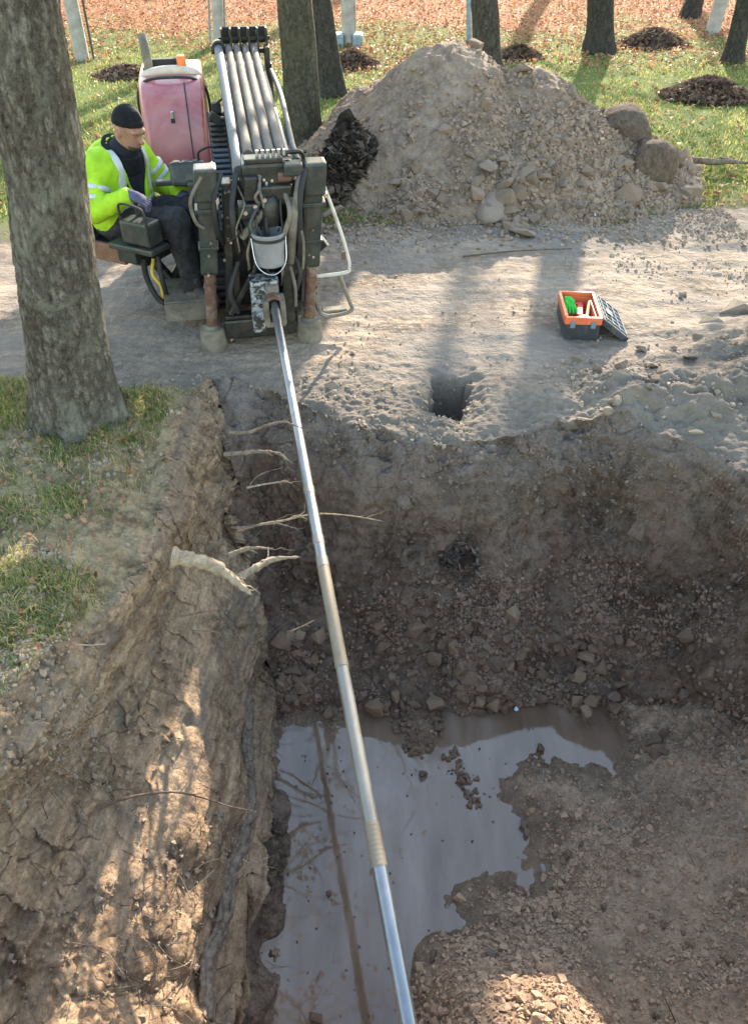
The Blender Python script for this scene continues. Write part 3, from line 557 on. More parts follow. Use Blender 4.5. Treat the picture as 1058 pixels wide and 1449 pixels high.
leaf_pile(178, 108, 84, .12, 'flat leaf pile behind the operator and the red engine hood', seed=6)
leaf_pile(498, 275, 132, .58, 'black pile of rotting leaves against the left flank of the heap', 'leaf_black', 1700, 'mulch_pile', .8, 'mulch pile', (.03, .065), 7)

# ------------------------------------------------------------------ trees and posts
def bark(name, dark, mid, light, lichen=None, sc=1.0, ridge=1.0):
    t = NT(name); co = t.co((6 * sc, 6 * sc, 2.4 * sc)); n = t.noise(3.6, 9, .72, co, .9); n2 = t.noise(34 * sc, 6, .65)
    c = t.ramp(t.math('ADD', t.math('MULTIPLY', n, .6), t.math('MULTIPLY', n2, .4)), [(.36, dark), (.50, mid), (.62, light)])
    if lichen:
        for (col, s, lo, hi) in lichen: c = t.mix(t.ramp(t.noise(s, 5, .6, None, .5), [(lo, 0), (hi, 1)]), c, col)
    nb = t.bump(n, 1.0 * ridge, .045); nb = t.bump(n2, .8, .012, nb); return t.set(c, .92, 0, nb, .15)
M['bark_big'] = bark('bark_lichen', (.04, .034, .028), (.135, .118, .095), (.26, .235, .195), [((.27, .27, .205), 9, .55, .63), ((.065, .055, .045), 2.2, .55, .63), ((.24, .19, .04), 3.1, .66, .70), ((.10, .12, .05), 4.5, .62, .70)], .8)
def bark_speckled():
    t = NT('bark_lichen'); co = t.co((1, 1, .75)); n = t.noise(48, 9, .82, co, .4); n2 = t.noise(150, 5, .75, co); p = t.noise(3.5, 5, .6, t.co((1, 1, .6)), .6); v = t.voro(26, 'Distance', t.co((1.2, 1.2, .5)))
    f = t.math('ADD', t.math('MULTIPLY', n, .75), t.math('MULTIPLY', n2, .25)); f = t.math('ADD', f, t.math('MULTIPLY', t.math('SUBTRACT', p, .5), .35))
    c = t.ramp(f, [(.36, (.055, .045, .034)), (.45, (.17, .142, .108)), (.53, (.30, .27, .215)), (.64, (.46, .44, .365))])
    c = t.mix(t.math('MULTIPLY', t.ramp(v, [(.30, 0), (.55, 1)]), .5), c, (.05, .04, .03))
    for (col, s_, lo, hi) in [((.30, .30, .23), 5, .52, .64), ((.34, .27, .06), 4.2, .68, .72), ((.10, .13, .05), 4.5, .64, .72)]: c = t.mix(t.math('MULTIPLY', t.ramp(t.noise(s_, 7, .7, None, .7), [(lo, 0), (hi, 1)]), .75), c, col)
    nb = t.bump(f, 1.0, .05); nb = t.bump(v, .5, .02, nb); return t.set(c, .93, 0, nb, .15)
M['bark_big'] = bark_speckled()
M['bark_mid'] = bark('bark_green_brown', (.035, .032, .022), (.085, .08, .055), (.15, .14, .10), [((.13, .12, .06), 2.2, .55, .70)], 1.0)
M['bark_dark'] = bark('bark_dark', (.022, .02, .017), (.055, .05, .042), (.10, .09, .075), None, 1.0)
M['crown_leaf'] = leafmat('autumn_crown', [(.18, .13, .04), (.30, .20, .06), (.35, .24, .08), (.14, .14, .05)], .4)
def tree(name, label, base, r0, top, r1, mat, group='trees in the park', nseg=24, rings=60, rough=.06, crown=1.0, seed=0, flare=.35, bumps=0.0, leaves=500, lean_h=1.6):
    g = np.random.default_rng(seed); rs = random.Random(seed); base = Vector(base); top = Vector(top); t = thing(name, label, 'tree', base, 0, group)
    ax = top - base; Hh = ax.length; k = np.linspace(0, 1, rings); a = np.linspace(0, 2 * PI, nseg, endpoint=False); K, A = np.meshgrid(k, a, indexing='ij')
    h = K * Hh; rad = r0 + (r1 - r0) * K + r0 * flare * np.exp(-h / (1.4 * r0))
    rad = rad * (1 + rough * fbm(np.cos(A) * 1.3 + seed, np.sin(A) * 1.3, h * .9, 1.3, 3) + rough * .5 * fbm(np.cos(A) * 3, np.sin(A) * 3 + seed, h * 2, 2.4, 3) + flare * .5 * np.exp(-h / r0) * np.cos(A * 5 + seed))
    if bumps: rad = rad * (1 + bumps * np.abs(fbm(np.cos(A) * 5, np.sin(A) * 5 + seed, h * 5, 2.5, 3)))
    wob = r0 * .35 * np.sin(h * .8 + seed)
    hs = np.where(h < lean_h, h, lean_h + .15 * (h - lean_h)); cx = ax.x / Hh * hs + wob * smooth(.3, 2, h); cy = ax.y / Hh * hs + wob * .5 * smooth(.3, 2, h)
    V = np.stack([cx + rad * np.cos(A), cy + rad * np.sin(A), ax.z * K - .12 * (K == 0)], -1).reshape(-1, 3)
    i = np.arange((rings - 1) * nseg); rr, cc = i // nseg, i % nseg; F = np.stack([rr * nseg + cc, rr * nseg + (cc + 1) % nseg, (rr + 1) * nseg + (cc + 1) % nseg, (rr + 1) * nseg + cc], 1)
    link('trunk', mesh_np('trunk', V, F), mat, t)
    if crown:
        mb = MB(); tips = []; apex = Vector((cx[-1, 0], cy[-1, 0], ax.z))
        def grow(p, d, ln, r, lev):
            pts = [p]; dd = d.normalized()
            for q in range(5):
                dd = (dd + Vector((rs.gauss(0, .13), rs.gauss(0, .13), rs.gauss(.05, .10)))).normalized(); pts.append(pts[-1] + dd * ln / 5)
            mb.tube(pts, [r * (1 - .13 * q) for q in range(6)], 6 if lev else 8, False)
            if lev < 2:
                for q in range(3 if lev else 4): 
                    j = rs.randint(2, 5); nd = (dd + Vector((rs.gauss(0, .7), rs.gauss(0, .7), rs.gauss(.2, .35)))).normalized(); grow(pts[j], nd, ln * rs.uniform(.5, .75), r * .48, lev + 1)
            else: tips.extend(pts[2:])
        for q in range(5):
            an = q * 1.256 + seed; f = rs.uniform(.55, .98); kk = int(f * (rings - 1)); p = Vector((cx[kk, 0], cy[kk, 0], ax.z * f)); grow(p, Vector((math.cos(an) * .8, math.sin(an) * .8, rs.uniform(.5, 1.1))), rs.uniform(1.4, 2.2) * crown, r1 * .45, 0)
        grow(apex - Vector((0, 0, .1)), Vector((ax.x / Hh, ax.y / Hh, 1)), 2.2 * crown, r1 * .9, 0)
        cr = mb.build('crown', mat, t, fix=False)
        if leaves:
            tp = np.array([p[:] for p in tips]); ii = g.integers(0, len(tp), leaves); lp = tp[ii] + g.normal(size=(leaves, 3)) * .16
            leaf_cloud('crown_leaves', lp, g.normal(size=(leaves, 3)), g.uniform(.035, .06, leaves), M['crown_leaf'], cr, .5, g=g)
    return t
def up(px0, py0, z0, px1, py1, hz):
    """trunk through two picture points, base on the ground, prolonged to height hz"""
    b = P(px0, py0, z0); q = PY(px1, py1, b.y); d = (q - b) / (q.z - b.z); return b, b + d * hz
b, q = up(115, 592, .03, 6, 0, 5.0)
tree('park_tree', 'thick grey trunk with lichen leaning at the left edge of the pit', b, .182, q, .068, M['bark_big'], nseg=96, rings=330, rough=.05, seed=1, flare=.30, bumps=.06, leaves=700, lean_h=2.2)
b, q = up(433, 226, 0, 416, 0, 5.5); tree('park_tree', 'smooth greenish brown trunk directly behind the rod rack', b, .165, q, .12, M['bark_mid'], seed=2, rough=.04, nseg=40, rings=120)
b, q = up(470, 134, 0, 452, 0, 5.5); tree('park_tree', 'dark trunk just right of and behind the greenish trunk', b, .155, q, .12, M['bark_dark'], seed=3, nseg=40, rings=120, bumps=.05)
b, q = up(689, 98, 0, 686, 0, 6); tree('park_tree', 'ridged trunk rising from behind the top of the earth heap', b, .18, q, .13, bark('bark_ridged', (.03, .025, .02), (.09, .075, .058), (.16, .14, .11), None, 1.0, 1.3), seed=4, nseg=40, rings=120, bumps=.07)
b, q = up(848, 74, 0, 850, 0, 6); tree('park_tree', 'trunk right of the heap casting a straight shadow towards it', b, .19, q, .13, M['bark_dark'], seed=5, nseg=40, rings=120, bumps=.05)
b, q = up(1035, 90, 0, 1052, 10, 5); tree('park_tree', 'slender dark trunk leaning right at the right edge of the lawn', b, .125, q, .09, M['bark_dark'], seed=6, nseg=32, rings=100, bumps=.05)
b, q = up(974, 24, 0, 982, 0, 6); tree('park_tree', 'most distant dark trunk, left of the pale post on the right', b, .15, q, .11, M['bark_dark'], seed=7, nseg=32, rings=80, bumps=.05)

for k_, (x_, y_, sd, lb) in enumerate([(4.6, 24.0, 21, 'leafy tree beyond the far edge of the leaf-strewn lawn, shading the path'), (8.3, 26.5, 22, 'leafy tree furthest right beyond the lawn'), (.6, 25.5, 23, 'leafy tree beyond the lawn straight behind the rig')]):
    tree('park_tree', lb, (x_, y_, 0), .2, (x_ + .1, y_, 6.5), .12, M['bark_dark'], seed=sd, nseg=24, rings=60, bumps=.05, crown=1.25, leaves=1700)
M['post'] = plain('weathered_post', (.33, .31, .28), .9, 0, .2, 9, (.16, .14, .11), (.5, .75), .4); M['rod_dark'] = plain('dark_rod', (.07, .065, .06), .7, .3)
M['post_blue'] = plain('blue_grey_steel', (.22, .28, .32), .6, .3)
def post(px0, py0, px1, py1, wpx, label, rods=((.16, 'rod_dark'),), base=False, h=3.2, m='post'):
    b, q = up(px0, py0, 0, px1, py1, h); w = wpx * (b - cam.location).dot(Vector((0, _cp, -_sp))) / FPX; t = thing('wooden_post', label, 'post', b, 0, 'pale posts on the lawn'); d = q - b
    mb = MB(); rr = [w * .52, w * .5, w * .5, w * .47]; mb.tube([Vector((0, 0, -.1)), d * .3, d * .7, d], rr, 14); mb.build('shaft', M[m], t)
    for (off, mk) in rods: mb = MB(); mb.tube([Vector((off, .03, -.1)), d * .5 + Vector((off * 1.02, .03, 0)), d + Vector((off, .03, 0))], .016, 8); mb.build('rod', M[mk], t)
    if base:
        for s in (-1, 1): mb = MB(); mb.box((s * .15, -.02, .07), (.16, .3, .2), None, .03); mb.build('base_block', M['post_blue'], t)
    return t
post(117, 84, 100, 0, 19, 'weathered pale post with a thin dark rod, far left lawn')
post(309, 62, 307, 0, 15, 'slim pale post standing behind the rod rack between two rods', ((-.14, 'post_blue'), (.10, 'post_blue')))
post(493, 64, 492, 0, 17, 'pale post with blue grey base blocks behind the dark trunk', ((-.09, 'post_blue'), (.10, 'post_blue')), True)
post(1006, 47, 1020, 0, 19, 'pale post at the far right between two dark trunks', ())
post(664, 60, 663, 0, 7, 'thin blue grey pole left of the ridged trunk', (), False, 3, 'post_blue')

# ------------------------------------------------------------------ drilling rig
M['steel_dark'] = plain('oily_dark_steel', (.020, .022, .021), .42, .3, .4, 18, (.075, .065, .052), (.47, .72), .45)
M['steel_green'] = plain('worn_green_black_paint', (.026, .036, .033), .42, .15, .4, 16, (.085, .075, .06), (.46, .72), .4)
M['black'] = plain('black_rubber', (.02, .02, .021), .7, 0, .3, 20, (.08, .07, .06), (.55, .8))
M['rust'] = plain('rusty_steel', (.14, .075, .05), .7, .25, .4, 22, (.24, .20, .17), (.5, .7), .4)
M['mudsteel'] = plain('muddy_steel', (.13, .115, .09), .85, .1, .35, 14, (.24, .21, .165), (.42, .65), .5)
M['greypipe'] = plain('blue_grey_pipe', (.055, .07, .085), .6, .1, .2, 10, (.16, .155, .15), (.55, .8))
M['rodsteel'] = plain('dusty_drill_pipe', (.115, .10, .085), .85, 0, .3, 9, (.085, .06, .045), (.48, .70), .3)
M['red'] = plain('faded_red_paint', (.34, .095, .105), .30, 0, .13, 4, (.42, .22, .21), (.50, .78), .08, .6)
M['cream'] = plain('cream_trim', (.55, .45, .36), .5, 0, .15)
M['whitepaint'] = plain('chipped_white_paint', (.33, .35, .37), .5, 0, .2, 34, (.03, .03, .03), (.47, .52), .5)
M['whitetube'] = plain('white_tube', (.55, .52, .47), .5, .1, .15, 20, (.25, .16, .11), (.58, .75))
M['plasticwhite'] = plain('white_plastic', (.24, .24, .245), .5, 0, .15, 10, (.13, .125, .12), (.50, .75))
M['chrome'] = plain('bright_steel', (.55, .56, .58), .25, .9, .2, 20)
M['orange'] = plain('orange_lens', (.75, .17, .02), .3, 0, .1)
M['brownvinyl'] = plain('brown_vinyl', (.16, .08, .045), .6, 0, .3)
M['yellow'] = plain('yellow_hose', (.55, .40, .06), .6, 0, .2)
MA = R(10.8); MO = Vector((-.67, 4.2, 0))
rig = thing('drilling_rig', 'compact horizontal drilling rig with faded red hood and rod rack', 'drilling rig', MO, MA)
_ri = Matrix.Rotation(-MA, 3, 'Z')
def LY(px, py, y): return _ri @ (PY(px, py, y) - MO)
def LP(p): return _ri @ (Vector(p) - MO)
def part(name, mat, fn, parent=rig):
    mb = MB(); fn(mb); return mb.build(name, M[mat], parent)
# jacks
for sx in (-.28, .29):
    o = part('jack_leg', 'steel_green', lambda m: (m.box((sx, .03, .70), (.095, .095, .50), None, .012), m.box((sx, .025, .93), (.118, .13, .17), None, .014), m.box((sx, .03, .80), (.125, .125, .022), None, .004), m.box((sx, .03, .60), (.11, .11, .016), None, .003), m.box((sx, .09, .52), (.06, .05, .5), None, .008)))
    part('jack_rod', 'rust', lambda m: (m.tube([(sx, .03, .10), (sx, .03, .50)], .033, 14), m.tube([(sx, .03, .36), (sx, .03, .385)], .038, 14)), o)
    part('jack_foot', 'mudsteel', lambda m: m.lathe([(.0, 0), (.075, 0), (.078, .01), (.076, .115), (.068, .135), (.045, .14), (.04, .155), (0, .155)], (sx, .03, -.02), 20), o)
    part('hose_coupling', 'chrome', lambda m: m.tube([(sx + .055, -.03, .86), (sx + .055, -.07, .86)], .012, 8), o)
part('cross_beam', 'steel_dark', lambda m: (m.box((.0, .05, .105), (.42, .12, .12), None, .015), m.box((0, .03, .178), (.40, .07, .02), None, .004)))
# mast: uprights, back plate, gearbox head
part('mast_frame', 'steel_dark', lambda m: (m.box((-.17, .12, .50), (.05, .12, .82), None, .008), m.box((.20, .12, .50), (.05, .12, .82), None, .008), m.box((.01, .22, .52), (.34, .03, .72), None, .006),
     m.box((.01, .05, .66), (.30, .05, .03), None, .005), m.box((-.09, .02, .34), (.03, .04, .34), Matrix.Rotation(.5, 3, 'Y'), .006), m.box((-.13, .06, .30), (.035, .05, .30), None, .005), m.box((.16, .0, .32), (.07, .08, .36), None, .008), m.box((.245, .03, .60), (.02, .10, .7), None, .004)))
head = part('gearbox_head', 'steel_dark', lambda m: (m.box((.04, .10, .955), (.27, .22, .13), None, .018), m.box((.07, .0, .87), (.20, .12, .10), None, .014), m.lathe([(0, 0), (.05, 0), (.055, .02), (.055, .12), (.035, .15), (0, .15)], (.05, -.045, .72), 16), m.box((-.05, -.02, .91), (.07, .08, .12), None, .01), m.box((.02, .04, 1.03), (.20, .10, .025), None, .006)))
part('rust_cover', 'rust', lambda m: m.box((.13, -.015, .955), (.075, .05, .045), None, .01), head)
for k in range(6): part('rod_thread', 'chrome', lambda m: m.tube([(-.01 + .028 * k, .03, 1.045), (-.01 + .028 * k, .03, 1.075)], .010, 8), head)
for k in range(4): part('fitting', 'chrome', lambda m: m.tube([(-.08 + .05 * k, -.06 - .01 * (k % 2), .80 + .03 * (k % 3)), (-.08 + .05 * k, -.09, .80 + .03 * (k % 3))], .011, 8), head)
# valve blocks and brackets
for c_, d_ in [((-.07, -.03, .80), (.10, .09, .08)), ((.17, -.01, .99), (.10, .10, .06))]: part('valve_block', 'steel_green', lambda m: m.box(c_, d_, None, .01))
part('cylinder', 'mudsteel', lambda m: (m.tube([(-.10, -.05, .66), (.02, -.06, .80)], .022, 10), m.tube([(-.02, -.055, .74), (.05, -.06, .85)], .013, 8)))
# vise and clamp
v = part('vise_block', 'whitepaint', lambda m: (m.box((.04, -.07, .32), (.16, .13, .24), None, .012), m.box((-.01, -.10, .21), (.07, .12, .12), None, .01)))
part('clamp_jaw', 'mudsteel', lambda m: (m.box((.035, -.19, .30), (.03, .12, .14), None, .01), m.box((.125, -.19, .30), (.03, .12, .14), None, .01), m.box((.08, -.16, .225), (.11, .14, .03), None, .006), m.box((.08, -.12, .40), (.07, .1, .05), None, .015)), v)
part('jaw_ring', 'rust', lambda m: m.lathe([(.036, -.03), (.052, -.03), (.052, .03), (.036, .03), (.036, -.03)], (.08, -.20, .34), 20, 'Y'), v)
# hoses
for j, pts in enumerate([[(.22, -.02, .98), (.19, -.10, .86), (.17, -.10, .72), (.17, -.04, .55), (.19, .02, .42)], [(.25, 0, 1.0), (.21, -.10, .93), (.20, -.12, .80), (.215, -.08, .62), (.21, .0, .45)], [(-.12, 0, .98), (-.15, -.09, .85), (-.14, -.08, .70), (-.11, .02, .55)],
        [(-.2, .0, .98), (-.24, -.06, .86), (-.23, -.05, .72), (-.2, .04, .60)], [(.12, -.02, .90), (.15, -.12, .80), (.12, -.10, .66), (.14, -.02, .52)], [(.15, .0, .60), (.22, -.06, .45), (.18, -.02, .28), (.15, .02, .2)], [(-.12, .02, .5), (-.17, -.05, .36), (-.13, -.02, .22)], [(-.30, -.04, .98), (-.36, -.08, .88), (-.34, -.05, .76), (-.30, -.04, .72)],
        [(0, -.06, .85), (-.06, -.12, .75), (-.02, -.12, .66), (.0, -.04, .6)], [(.16, -.02, .5), (.19, -.07, .38), (.2, -.04, .24)]]):
    part('hose', ['mudsteel', 'black', 'black', 'black', 'mudsteel', 'black', 'black', 'mudsteel', 'steel_green', 'mudsteel'][j], lambda m: m.tube(spline(pts), [.026, .016, .016, .014, .014, .014, .015, .009, .012, .010][j], 10))
rq = random.Random(11)
for j in range(16):                                           # thin pressure lines over the front of the mast
    x0 = rq.uniform(-.16, .22); x1 = x0 + rq.uniform(-.07, .07); z0 = rq.uniform(.72, 1.0); z1 = z0 - rq.uniform(.18, .45); yf = rq.uniform(-.09, -.03)
    part('hose', rq.choice(['black', 'mudsteel', 'steel_green', 'black']), lambda m: m.tube(spline([(x0, .03, z0), (x0 + rq.uniform(-.03, .03), yf, z0 - .06), ((x0 + x1) / 2 + rq.uniform(-.03, .03), yf - .02, (z0 + z1) / 2), (x1, yf + .03, z1 + .04), (x1, .04, z1)], 6), rq.uniform(.005, .010), 8))
for j in range(22):                                           # bolt heads
    c_ = rq.choice([(-.17, .055), (.20, .055), (.04, -.013), (-.28, -.022), (.29, -.022)]); bx_ = c_[0] + rq.uniform(-.03, .03); bz_ = rq.uniform(.45, .92) if abs(c_[0]) > .1 else rq.uniform(.90, 1.0)
    part('fitting', rq.choice(['chrome', 'mudsteel', 'rust']), lambda m: m.tube([(bx_, c_[1] + .004, bz_), (bx_, c_[1] - .010, bz_)], .008, 6))
# drill frame, rack
part('drill_frame', 'steel_dark', lambda m: (m.prism([(-.02, -.02, .20), (-.02, 2.35, .60), (-.02, 2.35, .74), (-.02, -.02, .30)], (.20, 0, 0)), m.box((-.06, 1.2, .60), (.03, 2.0, .22), Matrix.Rotation(.12, 3, 'X'), .005), m.box((.27, 1.2, .66), (.03, 2.0, .34), Matrix.Rotation(.11, 3, 'X'), .005)))
rack = part('rod_rack', 'steel_dark', lambda m: (m.box((.15, 2.12, 1.19), (.34, .03, .03), None, .004), m.box((.15, .20, .965), (.30, .03, .03), None, .004), m.box((.30, 2.05, 1.02), (.035, .14, .42), None, .005), m.box((.315, 2.08, .95), (.02, .22, .36), None, .004), m.box((.155, 2.13, 1.265), (.36, .02, .025), None, .003), m.prism([(-.03, .15, .90), (-.03, 2.1, 1.10), (-.03, 2.1, 1.13), (-.03, .15, .94)], (.30, 0, 0))))
for k in range(6): part('rack_divider', 'steel_dark', lambda m: m.box((.0 + .062 * k, 2.10, 1.24), (.012, .10, .19), None, .002), rack)
for k in range(5): part('rack_pocket', 'black', lambda m: m.box((.031 + .062 * k, 2.15, 1.285), (.048, .02, .10), None, .003), rack)
for k in range(3): part('rack_peg', 'chrome', lambda m: m.box((.265, 2.02, 1.16 - .05 * k), (.012, .012, .022), None, .002), rack)
part('frame_pipe', 'greypipe', lambda m: (m.tube([(-.028, .02, .98), (-.033, 2.05, 1.235)], .030, 14)))
part('pipe_clamp', 'steel_dark', lambda m: (m.lathe([(.032, -.03), (.047, -.03), (.047, .03), (.032, .03)], (-.033, 2.02, 1.232), 16, 'Y'), m.box((-.06, 2.02, 1.22), (.05, .05, .05), None, .006)))
part('work_lamp', 'black', lambda m: (m.box((-.10, 1.25, 1.02), (.06, .06, .06), None, .008), m.box((-.115, 1.12, .99), (.075, .06, .045), Matrix.Rotation(.6, 3, 'Y'), .008), m.tube([(-.10, 1.2, 1.05), (-.03, 1.2, 1.10)], .008, 6)))
part('side_hose', 'greypipe', lambda m: m.tube(spline([(.31, 1.9, 1.10), (.315, 1.3, 1.08), (.30, .8, 1.06), (.285, .35, 1.02), (.29, .12, .99)]), .016, 10))
part('timber_batten', 'cream', lambda m: m.tube([(.245, .12, .99), (.248, .95, 1.06)], .014, 8))
part('rack_bracket', 'steel_dark', lambda m: (m.tube(spline([(.20, .10, .97), (.20, .06, 1.04), (.30, .06, 1.05), (.32, .1, .98)], 5), .010, 8), m.tube([(.10, .13, 1.03), (.34, .13, 1.03)], .010, 8)))
chain = part('cable_chain', 'black', lambda m: (m.prism([(-.165, .25, .54), (-.165, 1.28, .95), (-.165, 1.28, .99), (-.165, .25, .60)], (.012, 0, 0)), m.prism([(-.06, .25, .54), (-.06, 1.28, .95), (-.06, 1.28, .99), (-.06, .25, .60)], (.012, 0, 0)), m.prism([(-.15, .25, .53), (-.15, 1.28, .94), (-.15, 1.28, .95), (-.15, .25, .54)], (.09, 0, 0))))
for k in range(22):
    f = k / 21; part('chain_link', 'greypipe' if k < 15 else 'steel_dark', lambda m: m.box((-.106, .27 + .98 * f, .59 + .39 * f), (.098, .026, .012), Matrix.Rotation(.38, 3, 'X'), .003), chain)
# chassis, crawler tracks
part('chassis', 'steel_dark', lambda m: (m.box((-.14, 1.5, .46), (.60, 1.5, .26), None, .02), m.box((-.38, 1.75, .62), (.44, .9, .12), None, .02), m.box((-.36, .72, .32), (.12, .30, .08), None, .01)))
for sx in (-.24, .28):
    tr = part('crawler_track', 'black', lambda m: m.prism([(sx - .1, .55, .02), (sx - .1, 2.35, .02), (sx - .1, 2.52, .10), (sx - .1, 2.56, .22), (sx - .1, 2.45, .34), (sx - .1, .50, .34), (sx - .1, .38, .22), (sx - .1, .42, .10)], (.2, 0, 0)))
    for k in range(18): part('track_lug', 'black', lambda m: m.box((sx, .55 + .105 * k, .345), (.21, .04, .03), None, .006), tr)
    for k in range(6): part('track_lug', 'black', lambda m: m.box((sx, .36 + .01 * abs(k - 2), .08 + .045 * k), (.21, .03, .022), None, .006), tr)
# engine hood: lofted rounded shell
def hood_mesh():
    V = []; F = []; nu = 33; secs = [(1.30, .60), (1.31, .70), (1.345, .86), (1.39, 1.0), (1.44, 1.075), (1.53, 1.125), (1.70, 1.145), (2.2, 1.15), (2.35, 1.10), (2.40, .60)]
    # front-to-back cross curve: each column is a lateral position with rounded shoulders
    for i in range(nu):
        t = -1 + 2 * i / (nu - 1); x = -.372 + .217 * math.copysign(1 - (1 - abs(t)) ** 1.6, t) * 1.0; e = max(0, abs(t) - .62) / .38; back = .16 * e ** 2.4; dn = .055 * e ** 2.2
        for (yy, zz) in secs:
            k = 1 if yy < 1.5 else max(0, 1 - (yy - 1.5) / .4); V.append((x, yy + back * k, zz - dn * (1 if zz > 1.05 else .0)))
    n = len(secs)
    for i in range(nu - 1):
        for j in range(n - 1): F.append((i * n + j, i * n + j + 1, (i + 1) * n + j + 1, (i + 1) * n + j))
    F.append(tuple(range(n))); F.append(tuple((nu - 1) * n + j for j in range(n - 1, -1, -1)))
    return V, F
V_, F_ = hood_mesh(); mb = MB(); mb.add(V_, F_, True); hood = mb.build('engine_hood', M['red'], rig)
md = hood.modifiers.new('sub', 'SUBSURF'); md.levels = 1; md.render_levels = 2
def hood_y(z): return float(np.interp(z, [.6, .7, .86, 1.0, 1.075, 1.125], [1.30, 1.31, 1.345, 1.39, 1.44, 1.53]))
part('hood_seam', 'steel_dark', lambda m: m.tube([(-.285, hood_y(z) - .003, z) for z in np.linspace(.64, 1.12, 14)], .004, 6), hood)
part('hood_latch', 'chrome', lambda m: (m.box((-.385, hood_y(.955) - .006, .955), (.022, .012, .06), None, .004),), hood)
part('latch_recess', 'black', lambda m: m.box((-.385, hood_y(.93) - .008, .93), (.026, .010, .026), None, .003), hood)
part('hood_band', 'black', lambda m: m.tube(spline([(-.606, 1.68, .78), (-.603, 1.64, 1.0), (-.575, 1.60, 1.085), (-.51, 1.555, 1.135), (-.372, 1.535, 1.148), (-.235, 1.555, 1.135), (-.168, 1.60, 1.085), (-.141, 1.64, 1.0), (-.138, 1.68, .78)]), .009, 8), hood)
part('cowl', 'cream', lambda m: m.tube(spline([(-.57, 1.72, 1.04), (-.53, 1.70, 1.13), (-.372, 1.70, 1.158), (-.215, 1.70, 1.135), (-.165, 1.72, 1.04)]), .032, 10), hood)
part('grille_bar', 'black', lambda m: (m.box((-.40, 1.82, 1.185), (.26, .05, .05), None, .008), m.box((-.40, 1.79, 1.155), (.30, .04, .02), None, .004)))
part('exhaust_pipe', 'mudsteel', lambda m: (m.tube(spline([(-.505, 1.75, 1.10), (-.51, 1.76, 1.22), (-.512, 1.76, 1.29), (-.52, 1.80, 1.345)]), .030, 14), m.tube([(-.505, 1.75, 1.10), (-.505, 1.75, 1.17)], .042, 14)))
bc = part('beacon_lamp', 'orange', lambda m: m.lathe([(0, .075), (.024, .075), (.029, .068), (.031, .012), (.031, 0), (0, 0)], (-.29, 1.72, 1.165), 18))
part('beacon_base', 'black', lambda m: m.tube([(-.29, 1.72, 1.14), (-.29, 1.72, 1.166)], .034, 14), bc)
# control console right of the operator
con = part('control_console', 'steel_green', lambda m: (m.box((-.31, .66, .80), (.21, .16, .13), Matrix.Rotation(-.3, 3, 'X'), .02), m.box((-.24, .60, .71), (.17, .15, .16), None, .015), m.box((-.44, .62, .77), (.13, .05, .03), None, .008), m.box((-.27, .70, .55), (.10, .10, .30), None, .01)))
for k in range(3): part('gauge', 'black', lambda m: m.lathe([(0, .014), (.022, .014), (.026, .0), (.026, -.02)], (-.37 + .055 * k, .63, .868), 14), con)
part('console_dial', 'plasticwhite', lambda m: m.lathe([(0, .006), (.016, .006), (.016, 0)], (-.255, .518, .735), 12, 'Y'), con)
part('lever', 'black', lambda m: m.tube(spline([(-.24, .66, .86), (-.235, .64, .92), (-.18, .64, .945), (-.14, .66, .94)]), .007, 8), con)
# operator seat, armrest, platform
SW = R(-27)                                                                 # operator heading, from +X
HIP = Vector((-1.52, 4.80, .545))
Fv = Vector((math.cos(SW), math.sin(SW), 0)); Lv = Vector((-math.sin(SW), math.cos(SW), 0)); Up = Vector((0, 0, 1))
def B(f, l, z): return HIP + Fv * f + Lv * l + Up * z
RS = Matrix.Rotation(SW - MA, 3, 'Z')
seat = part('operator_seat', 'black', lambda m: (m.box(LP(B(.06, 0, -.155)), (.44, .42, .09), RS, .03), m.box(LP(B(-.20, 0, .09)), (.07, .40, .42), RS @ Matrix.Rotation(-.22, 3, 'Y'), .03)))
part('seat_side', 'brownvinyl', lambda m: m.box(LP(B(-.02, -.225, -.14)), (.34, .03, .11), RS, .012), seat)
part('seat_pedestal', 'steel_dark', lambda m: (m.tube([LP(B(.1, 0, -.2)), LP(B(.24, .05, -.40))], .035, 10), m.tube([LP(B(.24, .05, -.38)), LP((-1.15, 4.95, .35))], .035, 10)), seat)
arm = part('armrest_box', 'steel_green', lambda m: (m.box(LP(B(.36, -.275, .06)), (.20, .12, .13), RS, .014), m.box(LP(B(.32, -.275, -.03)), (.32, .16, .035), RS, .01), m.box(LP(B(.22, -.25, -.10)), (.14, .08, .10), RS, .01)))
part('armrest_rail', 'black', lambda m: (m.tube(spline([LP(B(.27, -.32, .10)), LP(B(.265, -.32, .18)), LP(B(.29, -.325, .215)), LP(B(.40, -.33, .215)), LP(B(.45, -.33, .18)), LP(B(.455, -.33, .0))], 5), .007, 8),), arm)
part('joystick', 'black', lambda m: (m.tube([LP(B(.32, -.24, .12)), LP(B(.315, -.23, .20))], .011, 8), m.lathe([(0, .02), (.016, .015), (.02, 0), (.012, -.02)], LP(B(.315, -.23, .21)), 12)), arm)
part('yellow_hose', 'yellow', lambda m: m.tube(spline([LP(B(.34, -.20, -.13)), LP(B(.33, -.22, -.22)), LP(B(.36, -.20, -.30)), LP(B(.34, -.18, -.40))]), .010, 8))
part('hose_bundle', 'black', lambda m: (m.tube(spline([LP(B(.30, -.24, -.12)), LP(B(.28, -.22, -.26)), LP(B(.34, -.2, -.40)), LP(B(.46, -.1, -.48))]), .018, 8), m.tube(spline([LP(B(.36, -.18, -.12)), LP(B(.38, -.2, -.25)), LP(B(.36, -.16, -.42))]), .016, 8)))
